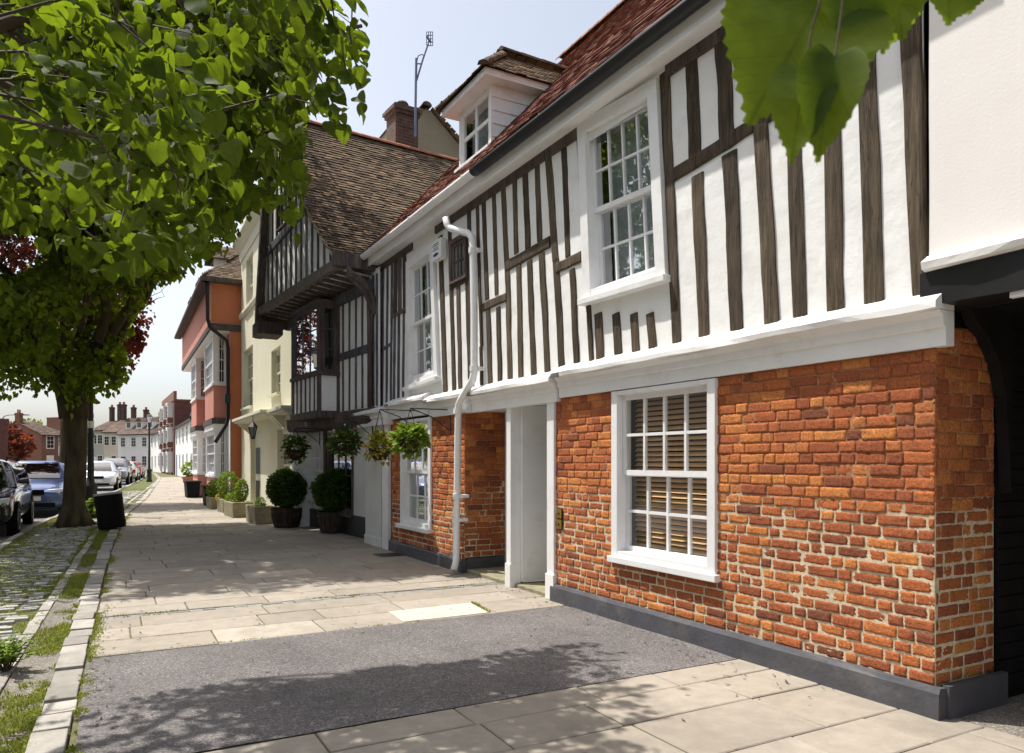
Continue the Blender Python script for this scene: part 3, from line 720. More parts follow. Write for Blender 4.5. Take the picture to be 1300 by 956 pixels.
# eaves: soffit, fascia board, gutter
m = MB(); m.box(0.0, SE + 0.1, -0.05, 0.215, 4.905, 4.935); m.build('soffit', M['white_paint'], houseB)
m = MB(); xs = [0.0 + (SE + 0.25) * i / 60 for i in range(61)]
m.sweep([(0.19, 4.87), (0.225, 4.87), (0.225, 5.02), (0.19, 5.02)], xs, jit=0.004); m.build('eaves_board', M['white_gloss'], houseB)
def gutter(s0, s1, mat, r=0.062):
    m = MB(); k = 9; xs = [s0 + (s1 - s0) * i / 30 for i in range(31)]
    prof = [(0.30 + r * math.cos(pi + pi * j / (k - 1)), 5.03 + r * math.sin(pi + pi * j / (k - 1))) for j in range(k)]
    prof += [(0.30 + (r - .006) * math.cos(2 * pi - pi * j / (k - 1)), 5.032 + (r - .006) * math.sin(2 * pi - pi * j / (k - 1))) for j in range(k)]
    m.sweep(prof, xs, jit=0.003)
    for x in [s0 + 0.3 + i * 0.9 for i in range(int((s1 - s0) / 0.9))]: m.box(x, x + 0.03, 0.225, 0.368, 5.03, 5.04)
    return m.build('gutter', M[mat], houseB, smooth=True)
sg = FB.s(602, 0.3); gutter(0.0, sg, 'black', 0.075); gutter(sg - 0.08, SE + 0.5, 'white_gloss', 0.066)
# drainpipe
P = lambda px, py, o: V((FB.at(px, py, o)[0], o, FB.at(px, py, o)[1]))
pts = [P(566, 276, 0.28), P(568, 286, 0.26), P(572, 290, 0.24), P(594, 296, 0.12), P(599, 301, 0.10), P(600.5, 315, 0.10), P(602, 400, 0.10), P(602, 470, 0.12), P(600, 482, 0.14), P(586, 506, 0.17), P(582, 514, 0.17), P(580, 640, 0.14), P(579, 712, 0.13), P(576, 724, 0.19)]
m = MB(); m.tube(pts, 0.046, 12); pipe = m.build('drainpipe', M['white_gloss'], houseB, smooth=True)
for px, py, o in ((600.5, 318, 0.10), (602, 468, 0.12), (581, 522, 0.17), (580, 630, 0.145), (579, 660, 0.14)):
    q = P(px, py, o); m = MB(); m.tube([q - V((0, 0, .035)), q + V((0, 0, .035))], 0.058, 12); m.box(q.x - .075, q.x + .075, 0.0, q.y - 0.03, q.z - .02, q.z + .02); m.build('pipe_bracket', M['white_gloss'], pipe)
# alarm box
a, b, z0, z1 = FB.s(569), FB.s(557.5), FB.at(563, 331)[1], FB.at(563, 306)[1]
al = empty('alarm_box', FB.P + FB.d * ((a + b) / 2) + V((0, 0, z0)), FB.rz, label='white alarm box with a blue oval under the eaves beside the upper sash window', cat='alarm box')
w_, h_ = (b - a), z1 - z0
m = MB(); m.box(-w_ / 2, w_ / 2, 0.02, 0.12, 0, h_); m.build('casing', M['white_gloss'], al, bevel=0.012)
m = MB(); n_ = 20; m.add([(0.3 * w_ * math.cos(2 * pi * i / n_), 0.123, h_ * 0.24 + 0.08 * h_ * math.sin(2 * pi * i / n_)) for i in range(n_)], [tuple(range(n_))]); m.build('badge', M['blue'], al)
m = MB()
for zz, ww in ((0.78, .3), (0.68, .34), (0.56, .26), (0.46, .32)): m.box(-ww * w_, ww * w_, 0.121, 0.123, h_ * zz, h_ * (zz + .035))
m.build('lettering', M['galv'], al)
# roof of the long house
pit = math.radians(47); vv = V((0, -math.cos(pit), math.sin(pit))); nn = V((0, math.sin(pit), math.cos(pit)))
RL = 6.55
m = MB(); m.quad((0, 0.31, 5.03), (SE + .22, 0.31, 5.03), V((SE + .22, 0.31, 5.03)) + vv * RL, V((0, 0.31, 5.03)) + vv * RL)
rt = V((0, 0.31, 5.03)) + vv * RL
m.quad((0, rt.y, rt.z), (SE + .22, rt.y, rt.z), (SE + .22, -D_ - .3, 5.0), (0, -D_ - .3, 5.0))
roof = None
under = m
m = MB(); tiles(m, V((0.0, 0.33, 5.055)), (1, 0, 0), vv, nn, SE + 0.22, RL, seed=21, sag=0.05, lift=.012)
roof = m.build('roof', M['tile_red'], houseB, fix=False)
under.build('roof_deck', M['tile_far'], roof, fix=False)
m = MB(); ridge_tiles(m, (0, rt.y, rt.z + .03), (SE + .22, rt.y, rt.z + .03), 0.13); m.build('ridge_tile_row', M['tile_red'], roof, fix=False)
# dormer: face at out = -0.36
sd0, sd1 = 6.34, 7.36; od = -0.36
fz0, fz1 = 5.72, 6.62
dm = MB(); cheek_b = od - (fz1 - fz0) / math.tan(pit) - 0.1
dm.add([(sd0 - .006, od, fz0), (sd0 - .006, od, fz1), (sd0 - .006, cheek_b, fz1), (sd1 + .006, od, fz0), (sd1 + .006, od, fz1), (sd1 + .006, cheek_b, fz1)], [(0, 1, 2), (3, 4, 5), (1, 4, 5, 2)])
for i in range(1, 5):
    z = fz0 + (fz1 - fz0) * i / 5; yb = od - (z - fz0) / math.tan(pit)
    dm.box(sd0 - 0.022, sd0 - .004, yb, od, z - .008, z + .006)
dorm = dm.build('dormer', M['white_paint'], houseB, fix=False)
window(houseB, plane_T((sd0, od, fz0 + 0.05), (1, 0, 0), (0, 1, 0)), sd1 - sd0, fz1 - fz0 - 0.05, cols=2, rows=(2,), depth=0.08, fw=0.08, proud=0.01, bar=0.05, back='net', stile=0.03, glass='glass_wavy')
e = 0.2
ez = fz1 - 0.02
m = MB(); m.box(sd0 - e, sd1 + e, od - 1.3, od + e, ez, ez + .04); m.box(sd0 - e, sd1 + e, od + e - .03, od + e, ez + .04, ez + .10); m.box(sd0 - e, sd0 - e + .03, od - 1.2, od + e - .03, ez + .04, ez + .1)
m.build('eaves_board', M['white_paint'], dorm, bevel=0.004)
apex = V(((sd0 + sd1) / 2, od - 0.45, 7.36)); z0 = ez + .09
A_ = V((sd0 - e - .04, od + e + .05, z0)); B_ = V((sd1 + e + .04, od + e + .05, z0))
m = MB()
def tri_tiles(m, a, b, c, seed, lift=.02, d_=None):
    """tiled triangle/quad: eave a->b, top c (and d_)"""
    u = (b - a).normalized(); n = u.cross(c - a).normalized()
    if n.z < 0: n = -n
    v = n.cross(u);
    if v.z < 0: v = -v
    P2 = [((q - a).dot(u), (q - a).dot(v)) for q in ([a, b, c] if d_ is None else [a, b, c, d_])]
    def ins(x, y):
        s_ = None
        for i in range(len(P2)):
            (x0, y0), (x1, y1) = P2[i], P2[(i + 1) % len(P2)]
            cr = (x1 - x0) * (y - y0) - (y1 - y0) * (x - x0)
            if abs(cr) < 1e-9: continue
            if s_ is None: s_ = cr > 0
            elif (cr > 0) != s_: return False
        return True
    lu = max(p[0] for p in P2); lv = max(p[1] for p in P2)
    tiles(m, a, u, v, n, lu, lv, ins, seed=seed, lift=lift)
    m.add(([a, b, c] if d_ is None else [a, b, c, d_]), [tuple(range(3 if d_ is None else 4))], 0.3)
back_r = V((apex.x, od - 2.1, 7.34)); A2 = V((A_.x, od - 1.25, z0)); B2 = V((B_.x, od - 1.25, z0))
tri_tiles(m, A_, B_, apex, 31); tri_tiles(m, A_, A2, back_r, 32, d_=apex); tri_tiles(m, B_, B2, back_r, 33, d_=apex)
dr = m.build('dormer_roof', M['tile_brown'], dorm, fix=False)
m = MB(); ridge_tiles(m, apex + V((0, .05, .03)), back_r + V((0, 0, .03)), .1); ridge_tiles(m, A_, apex, .08); ridge_tiles(m, B_, apex, .08); m.build('hip_tile_row', M['tile_brown'], dorm, fix=False)

# brass plates by the porch
pz0, pz1 = FB.at(710, 672)[1], FB.at(710, 645)[1]
sx = FB.s(711.5)
bp = empty('door_plate', FB.P + FB.d * sx + V((0, 0, pz0)), FB.rz, label='pair of brass entry plates on the orange brick beside the white porch post', cat='door plate')
h_ = pz1 - pz0
m = MB(); m.box(-.05, .05, 0.004, .012, 0, h_); m.build('backplate', M['iron'], bp)
for k in (0, 1):
    m = MB(); m.box(-.042, .042, .012, .022, .01 + k * h_ / 2, h_ / 2 - .008 + k * h_ / 2); q = m.build('brass_plate', M['brass'], bp, bevel=0.003)
    m = MB(); m.tube([(0, .022, h_ * (.25 + .5 * k)), (0, .03, h_ * (.25 + .5 * k))], .014, 10); m.build('bell_push', M['iron'], q)

# ================================================================== CREAM HOUSE OVER THE CARRIAGEWAY
FA = Frame((4.25, 2.6), (4.14, 12.4))
houseA = empty('rendered_house', FA.P, FA.rz, label='cream rendered upper storey carried on a black beam over a dark carriageway', cat='house')
m = MB()
XS = [0.04 - 5.0 * i / 30 for i in range(31)]
for i in range(30):
    for j in range(14):
        z = [2.66 + 2.3 * k / 14 for k in (j, j + 1)]
        q = lambda s, z: V((s, 0.045 + 0.012 * nz(s * 1.2, z * 1.2, 9), z))
        m.quad(q(XS[i], z[0]), q(XS[i + 1], z[0]), q(XS[i + 1], z[1]), q(XS[i], z[1]))
m.quad((0.04, 0.045, 2.66), (0.04, 0, 2.66), (0.04, 0, 4.96), (0.04, 0.045, 4.96))
m.build('rendered_wall', M['cream_render'], houseA, smooth=True, fix=False)
m = MB(); m.sweep([(-0.05, 2.60), (0.06, 2.60), (0.105, 2.615), (0.11, 2.65), (0.045, 2.70), (-0.05, 2.70)], [0.05 - 5.0 * i / 40 for i in range(41)], jit=0.014); m.build('drip_ledge', M['plaster'], houseA)
m = MB(); m.sweep([(-0.25, 2.40), (0.07, 2.40), (0.075, 2.60), (-0.25, 2.60)], [0.08 - 5.0 * i / 20 for i in range(21)], jit=0.008); m.build('carriageway_beam', M['black'], houseA)
m = MB(); m.sweep([(0.02, 2.365), (0.05, 2.365), (0.05, 2.398), (0.02, 2.398)], [-0.4 - 4.4 * i / 12 for i in range(13)], jit=0.003); m.build('beam_trim', M['white_paint'], houseA)
m = MB(); m.box(-5.0, -2.3, -8.9, 0.03, -.1, 2.41); m.build('unseen_side_block', M['cream_render'], houseA)  # unseen block added to keep sky light out of the passage
m = MB(); m.box(-4.9, 0.02, -9, -0.25, 2.42, 2.5); m.build('carriageway_ceiling', M['black_board'], houseA)
m = MB(); m.box(0.035, 0.1, -9, -0.66, -0.1, 2.45); m.box(-5.0, -4.9, -9, 0.04, -0.1, 5.0); m.box(-4.9, 0.1, -9.1, -9, -0.1, 5)
for i in range(24): m.box(0.02, 0.035, -9, -0.67, 0.05 + i * .1, 0.14 + i * .1)
m.build('boarded_passage_wall', M['black_board'], houseA)
# curved hood bracket at the brick corner
m = MB(); pr = []
for i in range(9): an = pi / 2 * i / 8; pr.append((-0.66 + 0.0, 0))
pts2 = [V((-0.05, -0.66, 2.42)), V((-0.05, -0.22, 2.42)), V((-0.05, -0.28, 2.33)), V((-0.05, -0.40, 2.25)), V((-0.05, -0.53, 2.10)), V((-0.05, -0.60, 1.9)), V((-0.05, -0.635, 1.6)), V((-0.05, -0.66, 1.3))]
m.extrude(pts2, (0, 0, 0), (0.072, 0, 0)); m.build('curved_bracket', M['black_board'], houseA)
m = MB(); m.box(-5.0, 0.03, -0.05, 0.225, 4.9, 5.02); m.build('eaves_board', M['white_paint'], houseA)
m = MB(); tiles(m, V((-5.0, 0.33, 5.055)), (1, 0, 0), vv, nn, 4.97, RL, seed=22, sag=0.05); ra = m.build('roof', M['tile_red'], houseA, fix=False)
m = MB(); m.quad((-5, 0.31, 5.03), (0, 0.31, 5.03), V((0, 0.31, 5.03)) + vv * RL, V((-5, 0.31, 5.03)) + vv * RL); m.quad((-5, rt.y, rt.z), (0, rt.y, rt.z), (0, -9, 5), (-5, -9, 5)); m.build('roof_deck', M['tile_far'], ra, fix=False)
# ================================================================== GABLED TIMBER HOUSE
def loc(F, p):
    q = V((p[0], p[1], 0)) - F.P
    return V((q.dot(F.d), q.dot(F.n), p[2] if len(p) > 2 else 0))
FC = Frame((4.05, 12.5), (3.63, 17.25)); LC = 4.77
houseC = empty('gabled_house', FC.P, FC.rz, label='jettied black and white house with tall brown tiled gable roof and oriel window', cat='house')
GO = 0.62
ft0 = FC.at(429.4, 323.5, GO); apx = FC.at(345, 146, GO); ft1 = FC.at(331, 416, GO)
zb = 2.17
# lower storey, set back under the jetty
GB = -0.42
gT = plane_T((0, GB, 0), (1, 0, 0), (0, 1, 0))
ws = FC.s(412, GB), FC.s(390, GB); wd = FC.s(449, GB), FC.s(416, GB)
m = MB(); wall_sheet(m, gT, -0.3, LC, 0.4, zb + .1, [(ws[0], ws[1], 0.62, 1.95), (wd[0], wd[1], 0.42, 2.0)]); m.box(-0.3, LC, GB - .1, GB - .06, 0.0, 0.42)
m.build('ground_floor_wall', M['offwhite'], houseC, fix=False)
m = MB(); m.box(-0.3, LC, GB - .05, GB + .05, 0.0, 0.41); m.build('plinth', M['black'], houseC, bevel=0.01)
window(houseC, plane_T((ws[0], GB, 0.62), (1, 0, 0), (0, 1, 0)), ws[1] - ws[0], 1.33, cols=3, rows=(2, 2), frame_mat='white_gloss', back='net', bar=0.03, glass='carglass_pale')
window(houseC, plane_T((wd[0], GB, 0.42), (1, 0, 0), (0, 1, 0)), wd[1] - wd[0], 1.58, cols=3, rows=(2,), frame_mat='timber_dark', back='none', bar=0.03, fw=0.09)
for px in (414, 371.5): timber(houseC, (FC.s(px, GB), 0.4), (FC.s(px, GB), zb), .16, .16, name='timber_post', mat='timber_dark', T=lambda a, b, c: V((a, c + GB, b)), out=0.05)
# jetty beam (dark) and upper wall
m = MB(); m.sweep([(-0.5, zb - .02), (0.05, zb - .02), (0.10, zb + .05), (0.11, zb + .25), (0.0, zb + .27), (-.5, zb + .27)], [-.02 + (LC + .02) * i / 20 for i in range(21)], jit=0.02); m.build('jetty_beam', M['timber_dark'], houseC)
m = MB(); m.box(-.3, LC, -9, -0.5, zb + .1, zb + .14); m.build('jetty_floor', M['timber_dark'], houseC)
ztop = 4.74
wal = MB(); wall_sheet(wal, LB, -0.25, LC, zb + .26, ztop + .1); wal.build('plaster_wall', M['plaster'], houseC, fix=False)
sOr = FC.s(431.5)
def solve_out(F, s, px):
    lo, hi = 0.0, 2.0
    for _ in range(40):
        o = (lo + hi) / 2; w = F.P + F.d * s + F.n * o
        if proj(V((w.x, w.y, 2)))[0] > px: lo = o
        else: hi = o
    return o
OO = min(0.62, solve_out(FC, sOr, 403.5)); sO2 = FC.s(370.5, OO)
for px in (479, 474.5, 468, 460.5, 452.5, 444, 436): timber(houseC, (FC.s(px), zb + .28), (FC.s(px), ztop), .07, .07, mat='timber_slate', out=0.02)
a_ = FC.at(432, 454); b_ = FC.at(476, 435); timber(houseC, (b_[0], a_[1]), (a_[0], a_[1]), .15, .14, mat='timber_slate', name='timber_rail', out=0.03)
k = sO2 + .12
while k < LC: timber(houseC, (k, zb + .28), (k, ztop), .09, .09, mat='timber_slate', out=0.02); k += .21
# oriel: two glazed sides over panelled apron
zo0 = FC.at(404, 471, OO)[1]; zo1 = FC.at(404, 385, OO)[1]
bay = MB(); bay.box(sOr + .02, sO2 - .02, 0.0, OO - .03, zb + .2, zo0 - .02); ob = bay.build('oriel', M['plaster'], houseC)
m = MB()
for (a, b, c, d) in ((sOr, sOr + .07, OO - .07, OO), (sO2 - .07, sO2, OO - .07, OO), (sOr, sOr + .08, -.02, .06)): m.box(a, b, c, d, zb + .2, zo1)
m.box(sOr - .03, sO2 + .03, 0, OO + .04, zo0 - .07, zo0); m.box(sOr - .02, sO2 + .02, 0, OO + .02, zo1, zo1 + .1); m.box(sOr - .02, sO2 + .02, 0, OO + .03, zb + .15, zb + .29)
m.build('oriel_frame', M['timber_dark'], ob, bevel=0.006)
for i in range(1, 6):
    x = sOr + (sO2 - sOr) * i / 6; timber(houseC, (x, zb + .29), (x, zo0 - .07), .07, .07, mat='timber_slate', T=lambda a, b, c: V((a, c + OO - .03, b)), out=.015)
fwid = sO2 - sOr - .14
window(houseC, plane_T((sOr + .07, OO - .03, zo0), (1, 0, 0), (0, 1, 0)), fwid, zo1 - zo0, cols=3, rows=(3,), frame_mat='timber_slate', back='net', glass='glass_bright', depth=.04, fw=.03, sill=False, stile=.025, bar=.016)  # net curtain added; its pale tone stands in for reflected sky
window(houseC, plane_T((sOr, .06, zo0), (0, 1, 0), (-1, 0, 0)), OO - .13, zo1 - zo0, cols=1, rows=(3,), frame_mat='timber_dark', back='none', glass='glass', depth=.04, fw=.04, sill=False, stile=.03, simple=True)
# soffit of the gable overhang with joist ends
zg0 = FC.at(429, 340, GO)[1]; zg1 = FC.at(333, 399, GO)[1]
zg = min(zg0, 4.85)
m = MB(); m.add([(ft0[0], GO, zg), (LC + .2, GO, zg1), (LC + .2, 0.0, zg1 - .06), (ft0[0], 0.0, zg - .06)], [(0, 1, 2, 3)]); m.build('overhang_soffit', M['plaster'], houseC, fix=False)
for i in range(14):
    f = (i + .5) / 14; s_ = ft0[0] + (LC - ft0[0]) * f; z_ = zg + (zg1 - zg) * f
    m = MB(); m.hexa([(s_ - .045, GO - .02, z_ - .05), (s_ + .045, GO - .02, z_ - .05), (s_ + .045, 0, z_ - .13), (s_ - .045, 0, z_ - .13), (s_ - .045, GO - .02, z_ + .01), (s_ + .045, GO - .02, z_ + .01), (s_ + .045, 0, z_ - .05), (s_ - .045, 0, z_ - .05)])
    m.build('joist', M['timber_dark'], houseC)
m = MB(); m.hexa([(ft0[0] - .1, 0, zg - .32), (LC + .1, 0, zg1 - .32), (LC + .1, .10, zg1 - .32), (ft0[0] - .1, .10, zg - .32), (ft0[0] - .1, 0, zg - .14), (LC + .1, 0, zg1 - .14), (LC + .1, .10, zg1 - .14), (ft0[0] - .1, .10, zg - .14)]); m.build('wall_plate', M['timber_slate'], houseC)
m = MB(); m.hexa([(ft0[0] - .02, GO - .12, zg - .02), (LC + .25, GO - .12, zg1 - .02), (LC + .25, GO + .06, zg1 - .02), (ft0[0] - .02, GO + .06, zg - .02), (ft0[0] - .02, GO - .12, zg + .13), (LC + .25, GO - .12, zg1 + .13), (LC + .25, GO + .1, zg1 + .13), (ft0[0] - .02, GO + .1, zg + .13)]); m.build('tie_beam', M['timber_pale'], houseC, bevel=.01)
# gable wall with studs
def gl(s):      # height of the rake over s
    if s < apx[0]: f = (s - ft0[0]) / (apx[0] - ft0[0]); return ft0[1] + (apx[1] - ft0[1]) * f - 0.35 * 4 * f * (1 - f) * .6
    f = (s - apx[0]) / (ft1[0] - apx[0]); return apx[1] + (ft1[1] - apx[1]) * f
m = MB(); SS = [ft0[0] + .1 + (ft1[0] - ft0[0] - .15) * i / 24 for i in range(25)]
for a, b in zip(SS[:-1], SS[1:]):
    za, zb_ = zg + (zg1 - zg) * (a - ft0[0]) / (LC - ft0[0]), zg + (zg1 - zg) * (b - ft0[0]) / (LC - ft0[0])
    m.quad((a, GO - .04, za), (b, GO - .04, zb_), (b, GO - .04, max(gl(b) - .1, zb_)), (a, GO - .04, max(gl(a) - .1, za)))
m.build('gable_wall', M['plaster'], houseC, fix=False)
GT = lambda a, b, c: V((a, c + GO - .04, b))
s_ = ft0[0] + .45
while s_ < ft1[0] - .1:
    z0 = zg + (zg1 - zg) * (s_ - ft0[0]) / (LC - ft0[0]) + .18
    if gl(s_) - .2 > z0 + .15: timber(houseC, (s_, z0), (s_, gl(s_) - .18), .065, .065, mat='timber_slate', T=GT, out=.03)
    s_ += .33
timber(houseC, (ft0[0] + 1.5, 6.35), (LC - .2, 6.1), .17, .17, mat='timber_slate', T=GT, out=.045, name='timber_rail')
# upper part of the gable: dark casement
window(houseC, plane_T((ft0[0] + 2.75, GO, 6.35), (1, 0, 0), (0, 1, 0)), .9, .7, cols=3, rows=(2,), frame_mat='timber_dark', back='none', depth=.05, fw=.06, sill=False, stile=.03)
# bargeboards and roof
def rake(pts, w, name, mat, o0, o1):
    m = MB()
    for (a, b) in zip(pts[:-1], pts[1:]):
        m.hexa([(a[0], o0, a[1] - w), (b[0], o0, b[1] - w), (b[0], o1, b[1] - w), (a[0], o1, a[1] - w), (a[0], o0, a[1]), (b[0], o0, b[1]), (b[0], o1, b[1]), (a[0], o1, a[1])])
    return m.build(name, M[mat], houseC)
npt = [(ft0[0] + (apx[0] - ft0[0]) * i / 10, gl(ft0[0] + (apx[0] - ft0[0]) * i / 10) - .03) for i in range(11)]
rake(npt, .07, 'bargeboard', 'far_cream', GO - .03, GO + .07)
rake([(apx[0], apx[1]), (ft1[0] + .05, ft1[1] + .3)], .55, 'bargeboard', 'timber_dark', GO - .04, GO + .12)
rake([(ft1[0] - .35, ft1[1] + .1), (ft1[0] + .1, ft1[1] + .05)], .28, 'bargeboard_foot', 'timber_dark', GO - .4, GO + .16)
DP = 9.0
m = MB(); dk = MB()
for i in range(10):
    a, b = npt[i], npt[i + 1]
    v = V((b[0] - a[0], 0, b[1] - a[1])); ln = v.length; v.normalize(); n = V((-v.z, 0, v.x))
    if n.z < 0: n = -n
    tiles(m, V((a[0], GO + .08, a[1] + .04)), (0, -1, 0), v, n, DP, ln, seed=40 + i, gauge=ln / max(1, round(ln / .11)), sag=0, lift=.034)
    dk.quad((a[0], GO + .06, a[1]), (a[0], GO - DP, a[1]), (b[0], GO - DP, b[1]), (b[0], GO + .06, b[1]))
dk.quad((apx[0], GO + .06, apx[1]), (apx[0], GO - DP, apx[1]), (ft1[0], GO - DP, ft1[1]), (ft1[0], GO + .06, ft1[1]))
rc = m.build('roof', M['tile_brown'], houseC, fix=False); dk.build('roof_deck', M['tile_far'], rc, fix=False)
m = MB(); ridge_tiles(m, (apx[0], GO + .1, apx[1]), (apx[0], GO - DP, apx[1] - .05), .13); m.build('ridge_tile_row', M['terracotta'], rc, fix=False)
m = MB(); m.box(-.2, ft1[0], -DP, -DP + .1, 0, 5); m.box(ft1[0] - .4, ft1[0] - .3, -DP, 0.0, 0, 5.0); m.build('rear_wall', M['plaster'], houseC)
# eaves board and gutter returning along the side
m = MB(); m.box(ft0[0] - .14, ft0[0] - .02, -.75, GO + .12, ft0[1] - .22, ft0[1] + .02); m.build('eaves_board', M['timber_dark'], houseC, bevel=.01)
# carved corner bracket and drainpipe
m = MB()
arc = [V((-.06, .02 + .50 * (1 - math.cos(i * pi / 16)), 4.05 + .62 * math.sin(i * pi / 16))) for i in range(9)]
m.tube(arc, [.05 + .03 * (i / 8) for i in range(9)], 7); m.tube([(-.06, 0.02, 4.05), (-.06, .2, 4.4), (-.06, .5, 4.66)], .04, 6); m.build('corner_bracket', M['timber_dark'], houseC)
m = MB(); m.tube([(-.08, GO - .1, 4.8), (-.08, .40, 4.62), (-.02, .16, 4.52), (.02, .09, 4.3), (.02, .07, 2.4)], .042, 10); m.build('drainpipe', M['timber_dark'], houseC, smooth=True)

# chimney behind the ridge
p = V((6.35, 17.4, 0)); q = loc(FC, p)
m = MB(); m.box(q.x - .27, q.x + .27, q.y - .3, q.y + .3, 7.0, 9.95); ch = m.build('chimney', M['chimney_brick'], houseC)
m = MB()
for k, (e, z0, z1) in enumerate(((.04, 9.95, 10.03), (.08, 10.03, 10.11), (.03, 10.11, 10.18))): m.box(q.x - .27 - e, q.x + .27 + e, q.y - .3 - e, q.y + .3 + e, z0, z1)
m.build('chimney_cap', M['chimney_brick'], ch)
m = MB(); m.lathe([(.17, 0), (.15, .12), (.16, .14), (.13, .18)], 12, c=(q.x, q.y, 10.18)); m.build('chimney_pot', M['chimney_brick'], ch)
# house behind: rendered gable over the ridge
FR = Frame((6.75, 19.2), (9.6, 19.2)); hr = empty('rear_house', (7.6, 19.0, 0), 0, label='grey rendered gable of a house rising behind the brown tiled ridge', cat='house')
m = MB(); m.add([(-.9, 0, 0), (1.9, 0, 0), (1.9, 0, 9.6), (.15, 0, 11.15), (-.3, 0, 11.15), (-.9, 0, 10.6)], [(0, 1, 2, 3, 4, 5)]); m.add([(-.9, 0, 0), (-.9, 6, 0), (-.9, 6, 10.6), (-.9, 0, 10.6)], [(0, 1, 2, 3)]); m.add([(1.9, 0, 0), (1.9, 6, 0), (1.9, 6, 9.6), (1.9, 0, 9.6)], [(0, 1, 2, 3)])
m.build('gable_wall', M['rear_render'], hr, fix=False)
m = MB(); v = V((-1.75, 0, 1.55)).normalized(); n = V((1.55, 0, 1.75)).normalized()
tiles(m, V((1.95, -.12, 9.62)), (0, 1, 0), v, n, 6, 2.3, seed=61); m.add([(.1, -.05, 11.2), (.1, 6, 11.2), (-.95, 6, 10.6), (-.95, -.05, 10.6)], [(0, 1, 2, 3)]); m.build('roof', M['tile_brown'], hr, fix=False)
m = MB(); ridge_tiles(m, (.0, -.15, 11.2), (.0, 6, 11.2), .14); m.build('ridge_tile_row', M['tile_brown'], hr, fix=False)
m = MB(); ridge_tiles(m, (2.3, -1.6, 9.15), (2.3, 2, 9.2), .14); m.build('ridge_tile_row', M['tile_brown'], hr, fix=False)
m = MB(); v = V((1, 0, -.75)).normalized(); tiles(m, V((4.2, -1.5, 7.9)), (0, 1, 0), V((-1, 0, .66)).normalized(), V((.66, 0, 1)).normalized(), 6, 2.3, seed=62); tiles(m, V((0.6, -2.2, 7.9)), (1, 0, 0), V((0, .5, .86)), V((0, -.86, .5)), 3.4, 1.6, seed=63); m.build('lower_roof', M['tile_brown'], hr, fix=False)
# aerial on a cranked pole
t_ = 19.0 / 1.0
r_ = sight(527, 170); ax = r_ * (17.95)
za = lambda py, d=17.95: EYE + d * (HZ - py) / FOC
ae = empty('television_aerial', (ax.x, ax.y, za(172)), 0, label='thin cranked pole with small grid aerial beside the brick chimney', cat='aerial')
B_ = za(172)
rx = V((CS, -SN, 0))
pp = lambda px, py: rx * ((px - 527) * 17.95 / FOC) + V((0, 0, za(py) - B_))
m = MB(); m.tube([pp(527, 174), pp(528, 100), pp(528.5, 74)], .032, 8); ae_p = m.build('pole', M['galv'], ae)
m = MB(); m.tube([pp(529, 102), pp(537, 75), pp(543.5, 56)], .022, 8); m.tube([pp(529, 81), pp(535, 81)], .016, 6); m.tube([pp(529, 78), pp(531, 71), pp(535, 69), pp(537.5, 70)], .014, 6); m.build('cranked_arm', M['galv'], ae)
m = MB()
for i in range(4): m.tube([pp(541.5 + i * 2.6, 58), pp(541.5 + i * 2.6, 40.5)], .010, 5)
for i in range(5): m.tube([pp(541.5, 40.5 + i * 4.37), pp(549.4, 40.5 + i * 4.37)], .010, 5)
m.tube([pp(544, 56) - V((SN, CS, 0)) * .3, pp(546, 50) + V((SN, CS, 0)) * .1], .03, 6); m.build('reflector_grid', M['galv'], ae)

# ================================================================== CREAM TALL HOUSE
FD = Frame((3.74, 17.3), (3.84, 26.0)); LD = FD.L
houseD = empty('cream_house', FD.P, FD.rz, label='tall cream stucco house with moulded cornice and flat door canopies', cat='house')
def sp(F, a, b, o=0): x = sorted((F.s(a, o), F.s(b, o))); return x[0], x[1]
wn = []
for (a, b, y0, y1, nm) in ((309, 321, 517, 442, 0), (344.5, 356, 500, 442, 1), (312.5, 321, 390, 325, 2), (340, 350, 385, 325, 3)):
    x = sp(FD, a, b); pm = (a + b) / 2
    wn.append((x[0], x[1], FD.at(pm, y0)[1], FD.at(pm, y1)[1]))
dr = [(*sp(FD, 318, 331), 0.05, 2.35), (*sp(FD, 352, 368), 0.5, 2.3)]
m = MB(); wall_sheet(m, LB, 0, LD, 0, 9.0, wn + dr, rev=.2); m.add([(LD, 0, 0), (LD, -8, 0), (LD, -8, 9), (LD, 0, 9)], [(0, 1, 2, 3)]); m.add([(0, 0, 0), (0, -8, 0), (0, -8, 9), (0, 0, 9)], [(0, 1, 2, 3)]); m.add([(0, 0, 8.6), (LD, 0, 8.6), (LD, -8, 8.6), (0, -8, 8.6)], [(0, 1, 2, 3)])
m.build('stucco_wall', M['cream_wall'], houseD, fix=False)
for w in wn: window(houseD, plane_T((w[0], -.12, w[2]), (1, 0, 0), (0, 1, 0)), w[1] - w[0], w[3] - w[2], cols=3, rows=(2, 2), depth=.06, fw=.08, back='net', frame_mat='cream_paint', sill_out=.2, simple=True)
w = dr[1]; window(houseD, plane_T((w[0], -.12, w[2]), (1, 0, 0), (0, 1, 0)), w[1] - w[0], w[3] - w[2], cols=3, rows=(2, 2), depth=.06, fw=.08, back='net', frame_mat='cream_paint', simple=True)
w = dr[0]; m = MB(); m.box(w[0], w[1], -.2, -.14, w[2], w[3]); d = m.build('door', M['cream_paint'], houseD); m = MB()
for x0 in (.12, .55):
    for z0, z1 in ((.2, .9), (1.1, 1.9)): m.box(w[0] + (w[1] - w[0]) * x0, w[0] + (w[1] - w[0]) * (x0 + .33), -.141, -.125, z0, z1)
m.build('door_panel', M['black'], d)
zc = FD.at(320, 290)[1]
XS = [-.05 + (LD + .1) * i / 10 for i in range(11)]
